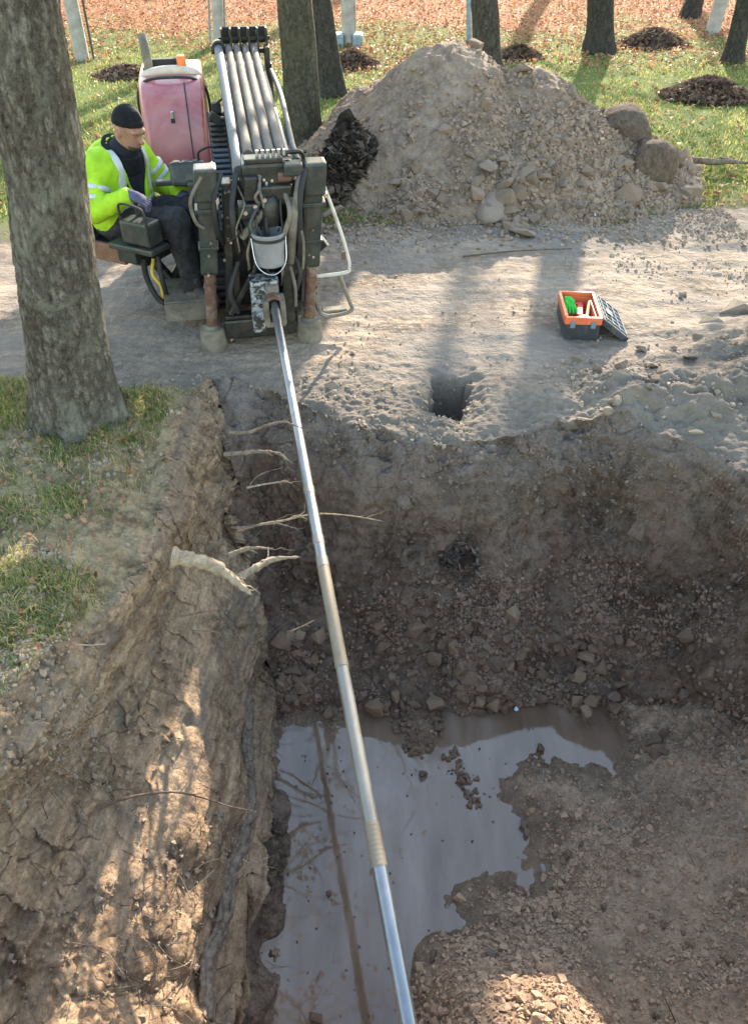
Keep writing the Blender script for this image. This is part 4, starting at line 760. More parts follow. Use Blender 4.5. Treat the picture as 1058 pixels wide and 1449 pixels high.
plat = part('foot_platform', 'mudsteel', lambda m: (m.box((-.40, .44, .175), (.30, .36, .025), None, .006), m.box((-.40, .255, .125), (.30, .02, .11), None, .004), m.box((-.54, .44, .13), (.02, .36, .08), None, .004), m.tube([(-.45, .48, .0), (-.45, .48, .15)], .03, 10)))
# right side guard rail and step
gr = [PY(446, 228, 4.30), PY(458, 262, 4.30), PY(480, 322, 4.30), PY(492, 362, 4.30), PY(494, 378, 4.30), PY(488, 386, 4.30), PY(440, 392, 4.32)]
part('guard_rail', 'whitetube', lambda m: m.tube(spline([LP(p) for p in gr], 6), .010, 10))
st = [PY(442, 372, 4.34), PY(443, 400, 4.34), PY(448, 432, 4.34), PY(462, 447, 4.34), PY(496, 440, 4.40), PY(494, 425, 4.42), PY(480, 390, 4.36)]
part('step_frame', 'mudsteel', lambda m: (m.tube(spline([LP(p) for p in st], 6), .012, 10), m.box(LP(PY(473, 438, 4.42)), (.15, .06, .02), None, .004)))
part('rail_tag', 'rust', lambda m: m.box(LP(PY(486, 362, 4.295)), (.022, .006, .05), None, .002))
part('mud_guard', 'black', lambda m: (m.prism([LP(PY(440, 335, 4.5)), LP(PY(452, 332, 4.5)), LP(PY(464, 347, 4.5)), LP(PY(440, 368, 4.5))], (0, .04, 0)),))
part('mud_guard_edge', 'whitetube', lambda m: m.tube(spline([LP(PY(440, 331, 4.49)), LP(PY(452, 332, 4.49)), LP(PY(464, 347, 4.49))], 5), .007, 8))
part('side_panel', 'brownvinyl', lambda m: m.box((.385, .25, .70), (.02, .20, .34), None, .006))

# the front assembly stands slightly tilted to the right
for o in list(rig.children_recursive):
    if o.name.split('.')[0] in ('jack_leg', 'jack_rod', 'jack_foot', 'hose_coupling', 'mast_frame', 'gearbox_head', 'rust_cover', 'rod_thread', 'fitting', 'valve_block', 'cylinder', 'hose'):
        for v in o.data.vertices: v.co.x += .088 * max(0, v.co.z - .12)
# rods stored in the rack
for k in range(4):
    t = thing('drill_rod', ['grey drill rod stored leftmost in the rack, next to the blue grey pipe', 'second drill rod from the left in the rack', 'third drill rod from the left in the rack', 'rightmost drill rod stored in the rack'][k], 'drill rod', MO, MA, 'drill rods in the rack')
    x0 = .032 + .0575 * k; zf_ = 1.02; zr_ = 1.225; mm = [(x0, .16, zf_), (x0 + .004, 2.02, zr_)]
    mb = MB(); mb.tube(mm, .0255, 14); mb.build('tube', M['rodsteel'], t)
    mb = MB(); mb.tube([(x0, .16 - .002, zf_), (x0, .36, zf_ + .0215)], .0275, 14); mb.build('tool_joint', M['rodsteel'], t)
    mb = MB(); mb.tube([(x0 + .004, 1.90, zr_ - .0125), (x0 + .004, 2.07, zr_ + .004)], .021, 14); mb.build('pin_end', M['steel_dark'], t)
# bucket hanging under the gearbox
bk = thing('bucket', 'white plastic bucket hanging under the gearbox of the rig', 'bucket', MO + Matrix.Rotation(MA, 3, 'Z') @ Vector((.085, -.115, .53)), MA)
mb = MB(); mb.lathe([(0, 0), (.070, 0), (.076, .006), (.088, .165), (.092, .168), (.092, .18), (.086, .18), (.074, .012), (0, .012)], (0, 0, 0), 28); mb.build('pail', M['plasticwhite'], bk)
mb = MB(); mb.lathe([(.087, .14), (.0915, .142), (.0915, .156), (.088, .158)], (0, 0, 0), 28); mb.build('rim_band', M['black'], bk)
mb = MB(); mb.tube(spline([(-.092, -.01, .15), (-.08, -.055, .03), (-.03, -.085, -.02), (.03, -.085, -.02), (.08, -.055, .03), (.092, -.01, .15)]), .0035, 6); mb.build('handle', M['chrome'], bk)

# ------------------------------------------------------------------ drill string over the pit
def strmat(name, a, b, rough, metal, sc=(3, 3, .6)):
    t = NT(name); n = t.noise(4, 8, .7, t.co((2.5, 1, 1)), .3); c = t.ramp(n, [(.25, a), (.75, b)]); r = t.ramp(n, [(.3, rough), (.7, rough + .15)]); return t.set(c, r, metal, t.bump(t.noise(80, 4), .15, .002))
M['rod_shiny'] = strmat('polished_drill_rod', (.17, .17, .18), (.33, .335, .35), .28, .85)
M['rod_rusty'] = strmat('clay_smeared_rod', (.16, .12, .085), (.27, .22, .16), .5, .4)
M['rod_dirty'] = strmat('dull_drill_rod', (.17, .15, .125), (.29, .265, .235), .4, .6)
A0 = MO + Matrix.Rotation(MA, 3, 'Z') @ Vector((.08, -.05, .365)); A1 = PY(583, 1500, .66); 
A1 = Vector((A1.x, A1.y, -.245)); ds = (A1 - A0)
string = thing('drill_string', 'long steel drill string running from the rig across the pit', 'drill rods', A0)
def at_py(py):
    lo, hi = 0.0, 1.2
    for _ in range(40):
        m = (lo + hi) / 2; q = A0 + ds * m - cam.location; v_ = 724.5 - FPX * (q.y * _sp + q.z * _cp) / (q.y * _cp - q.z * _sp)
        lo, hi = (m, hi) if v_ < py else (lo, m)
    return lo
def seg(name, a, b, r, mat): mb = MB(); mb.tube([ds * a, ds * (a + (b - a) * .5), ds * b], r, 20); return mb.build(name, M[mat], string)
t1, t2, t3, t4, t5, t6 = at_py(790), at_py(800), at_py(932), at_py(945), at_py(1165), at_py(1228)
seg('rod_section', 0, t1, .0236, 'rod_shiny'); seg('tool_joint', t1, t2 + .004, .0256, 'rod_dirty'); seg('rod_section', t2, t3, .0246, 'rod_rusty'); seg('tool_joint', t3, t4, .0256, 'rod_rusty')
seg('rod_section', t4, t5, .0242, 'rod_dirty'); o = seg('threaded_joint', t5, t6, .0252, 'rod_rusty'); seg('rod_section', t6, 1.35, .0242, 'rod_shiny')
for k in range(9):
    f = t5 + (t6 - t5) * (k + .5) / 9; mb = MB(); mb.tube([ds * (f - .0012), ds * (f + .0012)], .0257, 18); mb.build('thread_ridge', M['rod_rusty'], o)
for f in (at_py(690), at_py(760)): seg('mud_ring', f, f + .012, .0246, 'rod_dirty')

# ------------------------------------------------------------------ operator (signed-distance bodies turned into one surface each)
def surfnet(fn, lo, hi, h):
    ax = [np.arange(lo[i], hi[i] + h, h, dtype=np.float32) for i in range(3)]; G = np.stack(np.meshgrid(*ax, indexing='ij'), -1); D = fn(G); n0, n1, n2 = D.shape
    acc = np.zeros((n0 - 1, n1 - 1, n2 - 1, 3), np.float32); cnt = np.zeros((n0 - 1, n1 - 1, n2 - 1), np.float32); sl = lambda d, n: slice(d, n - 1 + d)
    cor = [(i, j, k) for i in (0, 1) for j in (0, 1) for k in (0, 1)]
    for c in cor:
        for a in range(3):
            if c[a]: continue
            e = list(c); e[a] = 1; d0 = D[sl(c[0], n0), sl(c[1], n1), sl(c[2], n2)]; d1 = D[sl(e[0], n0), sl(e[1], n1), sl(e[2], n2)]
            m = (d0 < 0) != (d1 < 0); t = np.where(m, d0 / np.where(m, d0 - d1, 1), 0)
            for b in range(3): acc[..., b] += np.where(m, c[b] + (t if b == a else 0), 0)
            cnt += m
    act = cnt > 0; idx = np.full(cnt.shape, -1, np.int64); idx[act] = np.arange(act.sum())
    I = np.stack(np.where(act), -1); V = (I + acc[act] / cnt[act][:, None]) * h + np.array([a[0] for a in ax]); F = []
    for a in range(3):
        b, c = (a + 1) % 3, (a + 2) % 3; s0 = [slice(None)] * 3; s1 = [slice(None)] * 3; s0[a] = slice(0, -1); s1[a] = slice(1, None)
        d0 = D[tuple(s0)] < 0; d1 = D[tuple(s1)] < 0; Q = np.stack(np.where(d0 != d1), -1); Q = Q[(Q[:, b] > 0) & (Q[:, c] > 0) & (Q[:, b] < D.shape[b] - 1) & (Q[:, c] < D.shape[c] - 1)]
        def cell(db, dc): q = Q.copy(); q[:, b] -= db; q[:, c] -= dc; return idx[q[:, 0], q[:, 1], q[:, 2]]
        q = np.stack([cell(1, 1), cell(0, 1), cell(0, 0), cell(1, 0)], 1); flip = ~d0[Q[:, 0], Q[:, 1], Q[:, 2]]; q[flip] = q[flip][:, ::-1]; F.append(q)
    return V, np.concatenate(F)
def cap(p, a, b, ra, rb):
    a = np.array(a); b = np.array(b); ba = b - a; t = np.clip(((p - a) @ ba) / (ba @ ba), 0, 1); return np.linalg.norm(p - a - t[..., None] * ba, axis=-1) - (ra + (rb - ra) * t)
def ell(p, c, r, rot=None):
    q = p - np.array(c)
    if rot is not None: q = q @ np.array(rot)
    r = np.array(r); k0 = np.linalg.norm(q / r, axis=-1); return (k0 - 1) * r.min() * .5 + .5 * k0 * (k0 - 1) / (np.linalg.norm(q / (r * r), axis=-1) + 1e-6)
def su(*ds, k=.03):
    d = ds[0]
    for e in ds[1:]: h = np.clip(.5 + .5 * (e - d) / k, 0, 1); d = e * (1 - h) + d * h - k * h * (1 - h)
    return d
# everything in the sitter's own frame (forward, left, up), hips at the origin
man = thing('person', 'seated worker in yellow high-visibility jacket and black beanie operating the rig', 'person', HIP, SW)
def wear(name, mat, fn, lo, hi, h, parent=man, noise=0.0, sc=9):
    f2 = fn if not noise else (lambda p: fn(p) + noise * fbm(p[..., 0], p[..., 1], p[..., 2], sc, 2) - noise * .8 * np.abs(pn(p[..., 0] * sc * 1.6, p[..., 1] * sc * 1.6, p[..., 2] * sc * .6)))
    V, F = surfnet(f2, lo, hi, h); return link(name, mesh_np(name, V, F), mat, parent)
SH = [(.02, .17, .345), (.02, -.17, .345)]; EL = [(.10, .285, .13), (.045, -.285, .125)]; HA = [(.335, .155, .135), (.30, -.235, .235)]
KN = [(.47, .105, .085), (.48, -.105, .075)]; AN = [(.50, .10, -.31), (.51, -.085, -.32)]; HC = np.array((.145, 0, .515)); HT = R(20)
hr = np.array(Matrix.Rotation(HT, 3, 'Y'))                     # head bowed forward
def hd_(v): return HC + hr @ np.array(v)
def head_sdf(p):
    d = su(ell(p, hd_((0, 0, .02)), (.098, .076, .115), hr), ell(p, hd_((.035, 0, -.065)), (.062, .056, .058), hr), k=.04)
    d = su(d, cap(p, hd_((.095, 0, .0)), hd_((.118, 0, -.035)), .010, .015), k=.015)      # nose
    d = su(d, ell(p, hd_((.088, 0, .022)), (.018, .055, .012), hr), k=.02)                # brow
    d = su(d, ell(p, hd_((.085, 0, -.075)), (.020, .026, .010), hr), k=.012)              # lips
    for s_ in (-1, 1):
        d = su(d, ell(p, hd_((-.005, s_ * .078, -.005)), (.022, .010, .034), hr), k=.008)
        d = np.maximum(d, -ell(p, hd_((.096, s_ * .031, .0)), (.014, .016, .010), hr)) if False else su(d, ell(p, hd_((.084, s_ * .031, -.002)), (.010, .015, .009), hr), k=.006)
    return d
_hs = .88; _head0 = head_sdf
def shrink(f): return lambda p: f(HC + (p - HC) / _hs) * _hs
head_sdf = shrink(_head0)
def body_sdf(p):
    d = su(head_sdf(p), cap(p, (.045, 0, .36), hd_((-.01, 0, -.06)), .062, .055), k=.03)
    d = su(d, cap(p, (0, 0, .02), (.02, 0, .30), .125, .12), k=.05)
    for i in range(2):
        d = su(d, cap(p, SH[i], EL[i], .048, .038), cap(p, EL[i], HA[i], .036, .026), cap(p, (0, SH[i][1] * .5, 0), KN[i], .075, .052), cap(p, KN[i], AN[i], .05, .035), k=.03)
    return d
skin = NT('skin'); n_ = skin.noise(40, 5); skin.set(skin.ramp(n_, [(.35, (.25, .13, .09)), (.65, (.35, .195, .14))]), .55, 0, skin.bump(n_, .2, .003), .4)
M['skin'] = skin.m
fab = lambda n, c, v=.2, r=.9: plain(n, c, r, 0, v, 26, None, (.5, .7), .5, .2)
M['hivis'] = plain('hi_vis_cloth', (.33, .56, .02), .75, 0, .22, 12, None, (.5, .7), .45, .3); M['navy'] = fab('navy_cloth', (.018, .02, .028)); M['knit'] = fab('black_knit', (.010, .011, .014), .4); M['trouser'] = fab('grey_black_trousers', (.032, .032, .036), .45); M['glove'] = fab('grey_purple_glove', (.10, .10, .155)); M['boot'] = plain('dusty_boot', (.05, .045, .04), .8, 0, .3, 20, (.15, .13, .11), (.45, .7)); M['refl'] = plain('reflective_tape', (.50, .52, .56), .35, .2, .1); M['stubble'] = fab('stubble', (.09, .06, .05))
wear('body', M['skin'], body_sdf, (-.2, -.36, -.38), (.62, .36, .68), .0065)
def torso(p, e=0.0):
    d = su(ell(p, (-.01, 0, .05), (.155 + e, .195 + e, .17 + e)), ell(p, (.0, 0, .24), (.135 + e, .195 + e, .18 + e)), ell(p, (.02, 0, .335), (.105 + e, .165 + e, .075 + e)), k=.06); return d
def arms(p, e=0.0):
    d = None
    for i in range(2):
        q = su(cap(p, SH[i], EL[i], .074 + e, .064 + e), cap(p, EL[i], np.array(HA[i]) * .86 + np.array(EL[i]) * .14, .064 + e, .05 + e), k=.03); d = q if d is None else np.minimum(d, q)
    return d
def jacket(p):
    d = su(torso(p, .018), arms(p), k=.045); f, l, z = p[..., 0], p[..., 1], p[..., 2]
    w = .022 + .085 * smooth(.05, .38, z); cut = np.maximum(np.abs(l - .015) - w, .03 - f)         # open front
    d = np.maximum(d, -cut); d = np.maximum(d, -torso(p, .004)); d = np.maximum(d, -(z + .13)); nk = cap(p, (.05, 0, .36), (.12, 0, .52), .085, .09); return np.maximum(d, -nk)
jk = wear('jacket', M['hivis'], jacket, (-.24, -.40, -.16), (.42, .40, .46), .007, noise=.011, sc=8)
def band(d, q): return np.maximum(d, q)
wear('reflective_stripe', M['refl'], lambda p: np.maximum(np.maximum(su(torso(p, .028), k=.02), -(torso(p, .006))), np.maximum(np.abs(p[..., 2] - .10 - .05 * p[..., 0]) - .022, np.maximum(.045 - np.abs(p[..., 1] - .015), -p[..., 0] - .3))), (-.24, -.26, .02), (.24, .26, .18), .005, jk)
for i in range(2):
    a_, b_ = np.array(SH[i]), np.array(EL[i]); n_ = (b_ - a_) / np.linalg.norm(b_ - a_); c_ = a_ + (b_ - a_) * .62
    for off in (0, .055): wear('reflective_stripe', M['refl'], lambda p: np.maximum(cap(p, a_, b_, .086, .076), np.abs((p - c_) @ n_ - off + .03) - .014), tuple(c_ - .16), tuple(c_ + .16), .006, jk)
    wear('reflective_stripe', M['refl'], lambda p: np.maximum(np.maximum(torso(p, .029), -torso(p, .008)), np.maximum(np.abs(p[..., 1] - (.115 if i == 0 else -.115)) - .018, np.maximum(.02 - p[..., 0], .14 - p[..., 2]))), (0, -.2, .12), (.22, .2, .42), .005, jk)
shirt = wear('shirt', M['navy'], lambda p: su(np.maximum(torso(p, .004), -(p[..., 2] + .02)), cap(p, (.05, 0, .34), (.095, 0, .425), .085, .072), k=.03), (-.2, -.24, -.05), (.24, .24, .52), .007, noise=.006)
wear('collar', M['knit'], lambda p: np.maximum(np.maximum(cap(p, (.035, 0, .32), (.085, 0, .455), .130, .106), -cap(p, (.05, 0, .30), (.12, 0, .52), .080, .074)), np.maximum(p[..., 2] - .455 + .55 * p[..., 0], .27 - p[..., 2])), (-.12, -.16, .24), (.24, .16, .52), .006)
def trousers(p):
    d = ell(p, (.0, 0, -.03), (.15, .185, .11))
    for i in range(2):
        s_ = 1 if i == 0 else -1; d = su(d, cap(p, (.0, s_ * .095, -.01), KN[i], .098, .076), k=.04)
    for i in range(2): d = su(d, cap(p, KN[i], AN[i], .074, .058), k=.03)
    return d
wear('trousers', M['trouser'], trousers, (-.22, -.26, -.40), (.62, .26, .18), .007, noise=.012, sc=9)
wear('beanie', M['knit'], shrink(lambda p: np.maximum(su(ell(p, hd_((-.006, 0, .042)), (.105, .084, .102), hr), k=.01), -((p - HC) @ hr[:, 2] - .034 - .22 * ((p - HC) @ hr[:, 0])))), tuple(HC - .17), tuple(HC + .2), .005, noise=.003, sc=20)
wear('beard_stubble', M['stubble'], lambda p: np.maximum(np.maximum(head_sdf(p) - .002, (p - HC) @ hr[:, 2] + .062), -((p - HC) @ hr[:, 0] - .045)), tuple(HC - .17), tuple(HC + .17), .005)
wear('eyebrows', M['stubble'], shrink(lambda p: np.minimum(*[ell(p, hd_((.095, s_ * .032, .016)), (.010, .020, .006), hr) for s_ in (-1, 1)])), tuple(HC - .02), tuple(HC + .14), .003)
wear('beanie_cuff', M['knit'], shrink(lambda p: np.maximum(ell(p, hd_((-.006, 0, .042)), (.1095, .0885, .106), hr), np.abs((p - HC) @ hr[:, 2] - .050 - .22 * ((p - HC) @ hr[:, 0])) - .018)), tuple(HC - .17), tuple(HC + .2), .005)
for i in range(2):                                            # boots
    a_ = np.array(AN[i]); s_ = 1 if i == 0 else -1; yaw = R(6 * s_); fw = np.array((math.cos(yaw), math.sin(yaw), 0))
    wear('boot', M['boot'], lambda p: np.maximum(su(cap(p, a_ + (0, 0, .06), a_ + (0, 0, -.03), .058, .056), cap(p, a_ + fw * .01 - (0, 0, .04), a_ + fw * .15 - (0, 0, .05), .052, .045), k=.03), -(p[..., 2] - a_[2] + .085)), tuple(a_ - .15), tuple(a_ + .26), .007)
def hand(i, dirs, thumb, up_):
    c = np.array(HA[i]); d = np.array(dirs, float); d /= np.linalg.norm(d); u = np.array(up_, float); u -= d * (u @ d); u /= np.linalg.norm(u); w = np.cross(u, d)
    def f(p):
        q = su(ell(p, c + d * .035, (.048, .042, .020), np.stack([d, w, u], 1)), cap(p, c - d * .03, c + d * .02, .030, .030), k=.02)
        for j, ln in enumerate((.060, .070, .066, .052)):
            o = (j - 1.5) * .0225; k0 = c + d * .07 + w * o; k1 = k0 + d * ln * .45 - u * .012; k2 = k1 + d * ln * .15 - u * ln * .45; q = su(q, np.minimum(cap(p, k0 - d * .02, k1, .0098, .009), cap(p, k1, k2, .009, .0075)), k=.002)
        t0 = c + d * .01 + w * thumb * .035; t1 = t0 + d * .035 + w * thumb * .018 - u * .01; t2 = t1 + d * .028 - w * thumb * .006 - u * .018
        return su(q, np.minimum(cap(p, t0, t1, .013, .011), cap(p, t1, t2, .011, .009)), k=.006)
    wear('glove', M['glove'], f, tuple(c - .13), tuple(c + .16), .0042)
hand(1, (.75, .25, -.25), 1, (0, -.1, 1)); hand(0, (.80, -.45, -.25), -1, (0, 0, 1))

# ------------------------------------------------------------------ toolbox on the path
M['orangebox'] = plain('orange_plastic', (.62, .13, .045), .5, 0, .12, 10, (.55, .36, .25), (.55, .8)); M['blackbox'] = plain('dusty_black_plastic', (.03, .033, .038), .55, 0, .3, 14, (.13, .125, .12), (.50, .8)); M['greenglove'] = fab('green_glove', (.04, .42, .05)); M['redtool'] = plain('red_tool', (.6, .05, .035), .45); M['woodhandle'] = plain('wood_handle', (.48, .33, .19), .7); M['lidgrid'] = plain('grey_plastic', (.13, .17, .20), .5, 0, .2, 12, (.25, .25, .25), (.55, .8))
TB = P(820, 482, .0); TBA = R(-4)
tb = thing('toolbox', 'open black toolbox with bright orange inside on the path', 'toolbox', (TB.x, TB.y, .008), TBA)
w_, d_, h_ = .205, .36, .145
mb = MB()
for c, d in [((0, .005, .05), (w_, .012, .10)), ((0, d_ - .005, .05), (w_, .012, .10)), ((-w_ / 2 + .006, d_ / 2, .05), (.012, d_ - .016, .10)), ((w_ / 2 - .006, d_ / 2, .05), (.012, d_ - .016, .10)), ((0, d_ / 2, .008), (w_ - .014, d_ - .014, .012))]: mb.box(c, d, None, .004)
mb.build('case', M['blackbox'], tb)
mb = MB()
for c, d in [((0, .0, .122), (w_ + .012, .018, .045)), ((0, d_, .122), (w_ + .012, .018, .045)), ((-w_ / 2, d_ / 2, .122), (.018, d_ - .02, .045)), ((w_ / 2, d_ / 2, .122), (.018, d_ - .02, .045)), ((0, d_ - .02, .07), (w_ - .03, .008, .10)), ((w_ / 2 - .018, d_ / 2, .07), (.008, d_ - .05, .10)), ((-w_ / 2 + .018, d_ / 2, .07), (.008, d_ - .05, .10)), ((0, .02, .07), (w_ - .03, .008, .10)), ((0, d_ / 2, .022), (w_ - .03, d_ - .04, .008))]: mb.box(c, d, None, .003)
mb.build('tray', M['orangebox'], tb)
for x_ in (-.06, .06): mb = MB(); mb.box((x_, -.008, .10), (.03, .014, .045), None, .004); mb.build('latch', M['lidgrid'], tb)
# lid hangs from the right edge down to the ground
la = math.atan2(.118, .165); LR = Matrix.Rotation(la, 3, 'Y')
def LD(u, v_, w): return Vector((w_ / 2 + .016, 0, .128)) + LR @ Vector((u, v_, w))
mb = MB(); mb.box(LD(.10, d_ / 2, 0), (.20, d_ + .01, .016), LR, .005); mb.box(LD(.195, d_ / 2, -.012), (.014, d_ + .01, .03), LR, .004); mb.box(LD(.10, .0, -.012), (.19, .014, .03), LR, .004); mb.box(LD(.10, d_, -.012), (.19, .014, .03), LR, .004); lid = mb.build('lid', M['blackbox'], tb)
for k in range(6): mb = MB(); mb.box(LD(.10, .03 + .06 * k, .011), (.18, .006, .008), LR, .002); mb.build('lid_rib', M['lidgrid'], lid)
for k in range(4): mb = MB(); mb.box(LD(.02 + .053 * k, d_ / 2, .0115), (.006, d_ - .03, .0075), LR, .002); mb.build('lid_rib', M['lidgrid'], lid)
mb = MB(); mb.box(LD(.06, d_ * .42, .017), (.05, .06, .006), LR, .002); mb.build('lid_label', M['plasticwhite'], lid)
TM = Matrix.Translation((TB.x, TB.y, .008)) @ Matrix.Rotation(TBA, 4, 'Z')
def inbox(name, label, cat, mat, fn):
    mb = MB(); fn(mb); o = mb.build(name, M[mat], None); o.matrix_world = TM; return tag(o, label, cat)
def crumple(c, r, seed):
    bm = bmesh.new(); bmesh.ops.create_icosphere(bm, subdivisions=3, radius=1); V = np.array([v.co[:] for v in bm.verts]); V *= (1 + .35 * fbm(V[:, 0] + seed, V[:, 1], V[:, 2], 1.6, 3))[:, None]; V = V * np.array(r) + np.array(c); F = [[v.index for v in f.verts] for f in bm.faces]; bm.free(); return V, F
def glove_(m): V, F = crumple((-.055, .26, .115), (.036, .055, .03), 4); m.add(V, F, True); [m.tube([(-.055 + .016 * (j - 1.5), .215, .118), (-.05 + .02 * (j - 1.5), .165, .112), (-.05 + .022 * (j - 1.5), .145, .095)], [.010, .009, .007], 8) for j in range(4)]
inbox('work_glove', 'bright green work glove lying in the toolbox', 'glove', 'greenglove', glove_)
inbox('pipe_wrench', 'thick red wrench lying across the orange toolbox', 'wrench', 'redtool', lambda m: (m.box((.012, .22, .085), (.036, .16, .022), Matrix.Rotation(-.15, 3, 'Z'), .007), m.box((.03, .10, .085), (.055, .07, .028), Matrix.Rotation(.3, 3, 'Z'), .009), m.box((.012, .30, .085), (.05, .03, .026), None, .006)))
inbox('hammer', 'hammer with pale wooden handle on the right in the toolbox', 'hammer', 'woodhandle', lambda m: (m.tube([(.035, .09, .07), (.078, .30, .11)], .011, 10), m.box((.032, .075, .07), (.07, .024, .024), None, .005)))
inbox('screwdriver', 'short pale screwdriver at the left front inside the toolbox', 'screwdriver', 'woodhandle', lambda m: (m.tube([(-.045, .055, .075), (-.015, .13, .08)], .010, 10), m.tube([(-.06, .03, .073), (-.045, .055, .075)], .004, 6)))
inbox('red_clamp', 'small dark red clamp at the front of the toolbox', 'clamp', 'redtool', lambda m: m.tube(spline([(-.01, .06, .08), (-.012, .10, .09), (.02, .115, .09), (.03, .09, .085)]), .010, 8))

# ------------------------------------------------------------------ roots, branches, litter
def rootmat(name, a, b): 
    t = NT(name); n = t.noise(7, 8, .7, t.co((2, 2, 2)), 1.2); n2 = t.noise(60, 5); c = t.ramp(t.math('ADD', t.math('MULTIPLY', n, .6), t.math('MULTIPLY', n2, .4)), [(.36, a), (.62, b)]); return t.set(c, .9, 0, t.bump(n2, .7, .006), .15)
M['root'] = rootmat('root_wood', (.065, .046, .034), (.235, .185, .14)); M['rootpale'] = rootmat('pale_root', (.17, .125, .085), (.38, .30, .21)); M['rootdark'] = rootmat('dark_root', (.07, .045, .03), (.16, .11, .08))
def root(label, pts, r, mat='root', rough=.25, group='roots hanging out of the pit walls', name='exposed_root', twigs=()):
    """pts: (px, py, y) picture positions with their distance y"""
    pp = [PY(a, b, c) for a, b, c in pts]; base = pp[0]; sp = spline([p - base for p in pp], 7); n = len(sp)
    rs = random.Random(len(label) * 7 + int(r * 1e4)); rr = [r * (1 - .75 * (i / (n - 1)) ** 1.3) * (1 + rough * rs.uniform(-1, 1)) for i in range(n)]
    mb = MB(); rr[-1] = r * .05; mb.tube(sp, rr, 10)
    for q_ in range(4 if r > .005 else 1):
        k_ = rs.randint(n // 4, n - 2); d_ = (sp[min(k_ + 1, n - 1)] - sp[k_ - 1]).normalized(); p_ = [sp[k_]]; ln_ = rs.uniform(.05, .14)
        for _ in range(5): d_ = (d_ + Vector((rs.gauss(0, .35), rs.gauss(0, .35), rs.gauss(-.05, .35)))).normalized(); p_.append(p_[-1] + d_ * ln_ / 5)
        r_ = min(rr[k_] * .5, .0035); mb.tube(p_, [r_, r_ * .9, r_ * .75, r_ * .6, r_ * .4, r_ * .15], 6)
    for tw in twigs: q = spline([PY(a, b, c) - base for a, b, c in tw], 6); mb.tube(q, [r * .4 * (1 - .7 * i / len(q)) for i in range(len(q))], 7)
    o = mb.build(name, M[mat]); o.location = base; return tag(o, label, 'root', group)
root('thick forked root jutting from the left wall, bent down at its end', [(244,788,2.24),(275,793,2.24),(305,802,2.25),(330,820,2.24),(356,842,2.22)], .036, 'rootpale')
root('curved branch root reaching right from the thick forked root', [(338,818,2.36),(362,804,2.42),(385,792,2.48),(424,788,2.50)], .021, 'rootpale')
root('splintered pale root stub above the thick forked root', [(325,786,2.62),(345,778,2.62),(362,775,2.6),(386,777,2.58)], .013, 'rootpale')
root('root crossing behind the drill string nearest the rig', [(325,612,3.05),(352,612,3.02),(375,603,2.98),(400,597,2.95),(412,600,2.92),(428,606,2.90)], .0095, 'root')
root('second stout root from the rig, ending left of the drill string', [(318,643,2.95),(345,641,2.92),(370,639,2.88),(395,642,2.85),(405,650,2.84),(418,657,2.84)], .0115, 'root')
root('long thin pale root running right across the drill string', [(338,750,2.70),(370,742,2.68),(405,736,2.66),(428,730,2.64),(460,727,2.62),(505,731,2.60),(543,738,2.58)], .006, 'rootpale')
root('lower brown root of the pair left of the drill string', [(335,748,2.6),(360,744,2.60),(390,741,2.60),(410,745,2.60)], .006, 'root')
root('thin pale twig pointing right between two roots', [(350,690,2.85),(370,686,2.82),(395,682,2.80),(405,680,2.8)], .006, 'rootpale')
root('fine arched rootlet below the second stout root', [(352,690,2.85),(362,676,2.84),(380,667,2.83),(400,662,2.82)], .004, 'root')
root('short twig sticking out under the thick forked root', [(412,893,2.28),(428,886,2.26),(448,876,2.24)], .004, 'rootpale')
root('dark thin root wandering across the lower left wall', [(138,1145,1.42),(170,1132,1.45),(205,1124,1.48),(245,1121,1.5),(280,1127,1.53),(325,1141,1.56),(368,1150,1.58)], .006, 'rootdark')
root('crossed pale stick leaning up to the right on the left wall', [(330,1240,1.40),(352,1225,1.42),(383,1212,1.44)], .004, 'rootpale')
root('crossed pale stick leaning down to the right on the left wall', [(344,1216,1.45),(354,1224,1.43),(366,1231,1.42)], .004, 'rootpale')
root('thin dark root high on the left wall', [(255,872,1.98),(285,866,2.0),(312,862,2.04)], .005, 'rootdark')
root('short pale twig stuck in the edge of the grassy bank', [(110,912,1.66),(130,913,1.66),(152,911,1.67)], .003, 'rootpale')
# long peeling root along the foot of the left wall
def wallpt(y, z, off):
    i = np.where((flatR == 4) & (np.abs(FY - y) < .02))[0]; j = i[np.argmin(np.abs(FZ[i] - z))]; return Vector(flatV[j]) + Vector((.8, 0, .3)) * off
pk = [wallpt(y_, z_, o_) for y_, z_, o_ in [(2.42, -.98, -.03), (2.25, -1.0, .015), (2.05, -1.05, .02), (1.85, -1.06, .015), (1.65, -1.08, .02), (1.48, -1.02, .015), (1.32, -1.05, .02), (1.15, -1.0, .015), (.95, -1.0, -.02)]]
mb = MB(); sp = spline([p - pk[0] for p in pk], 8); rs_ = random.Random(4)
for o_, r_ in ((Vector(), .026), (Vector((.012, 0, -.03)), .017), (Vector((-.01, 0, .026)), .013)):
    mb.tube([p + o_ + Vector((rs_.gauss(0, .004), 0, rs_.gauss(0, .005))) for p in sp], [r_ * (.75 + .4 * rs_.random()) for _ in sp], 9)
o = mb.build('exposed_root', M['root']); o.location = pk[0]; tag(o, 'long grey peeling root lying along the foot of the left wall', 'root', 'roots hanging out of the pit walls')
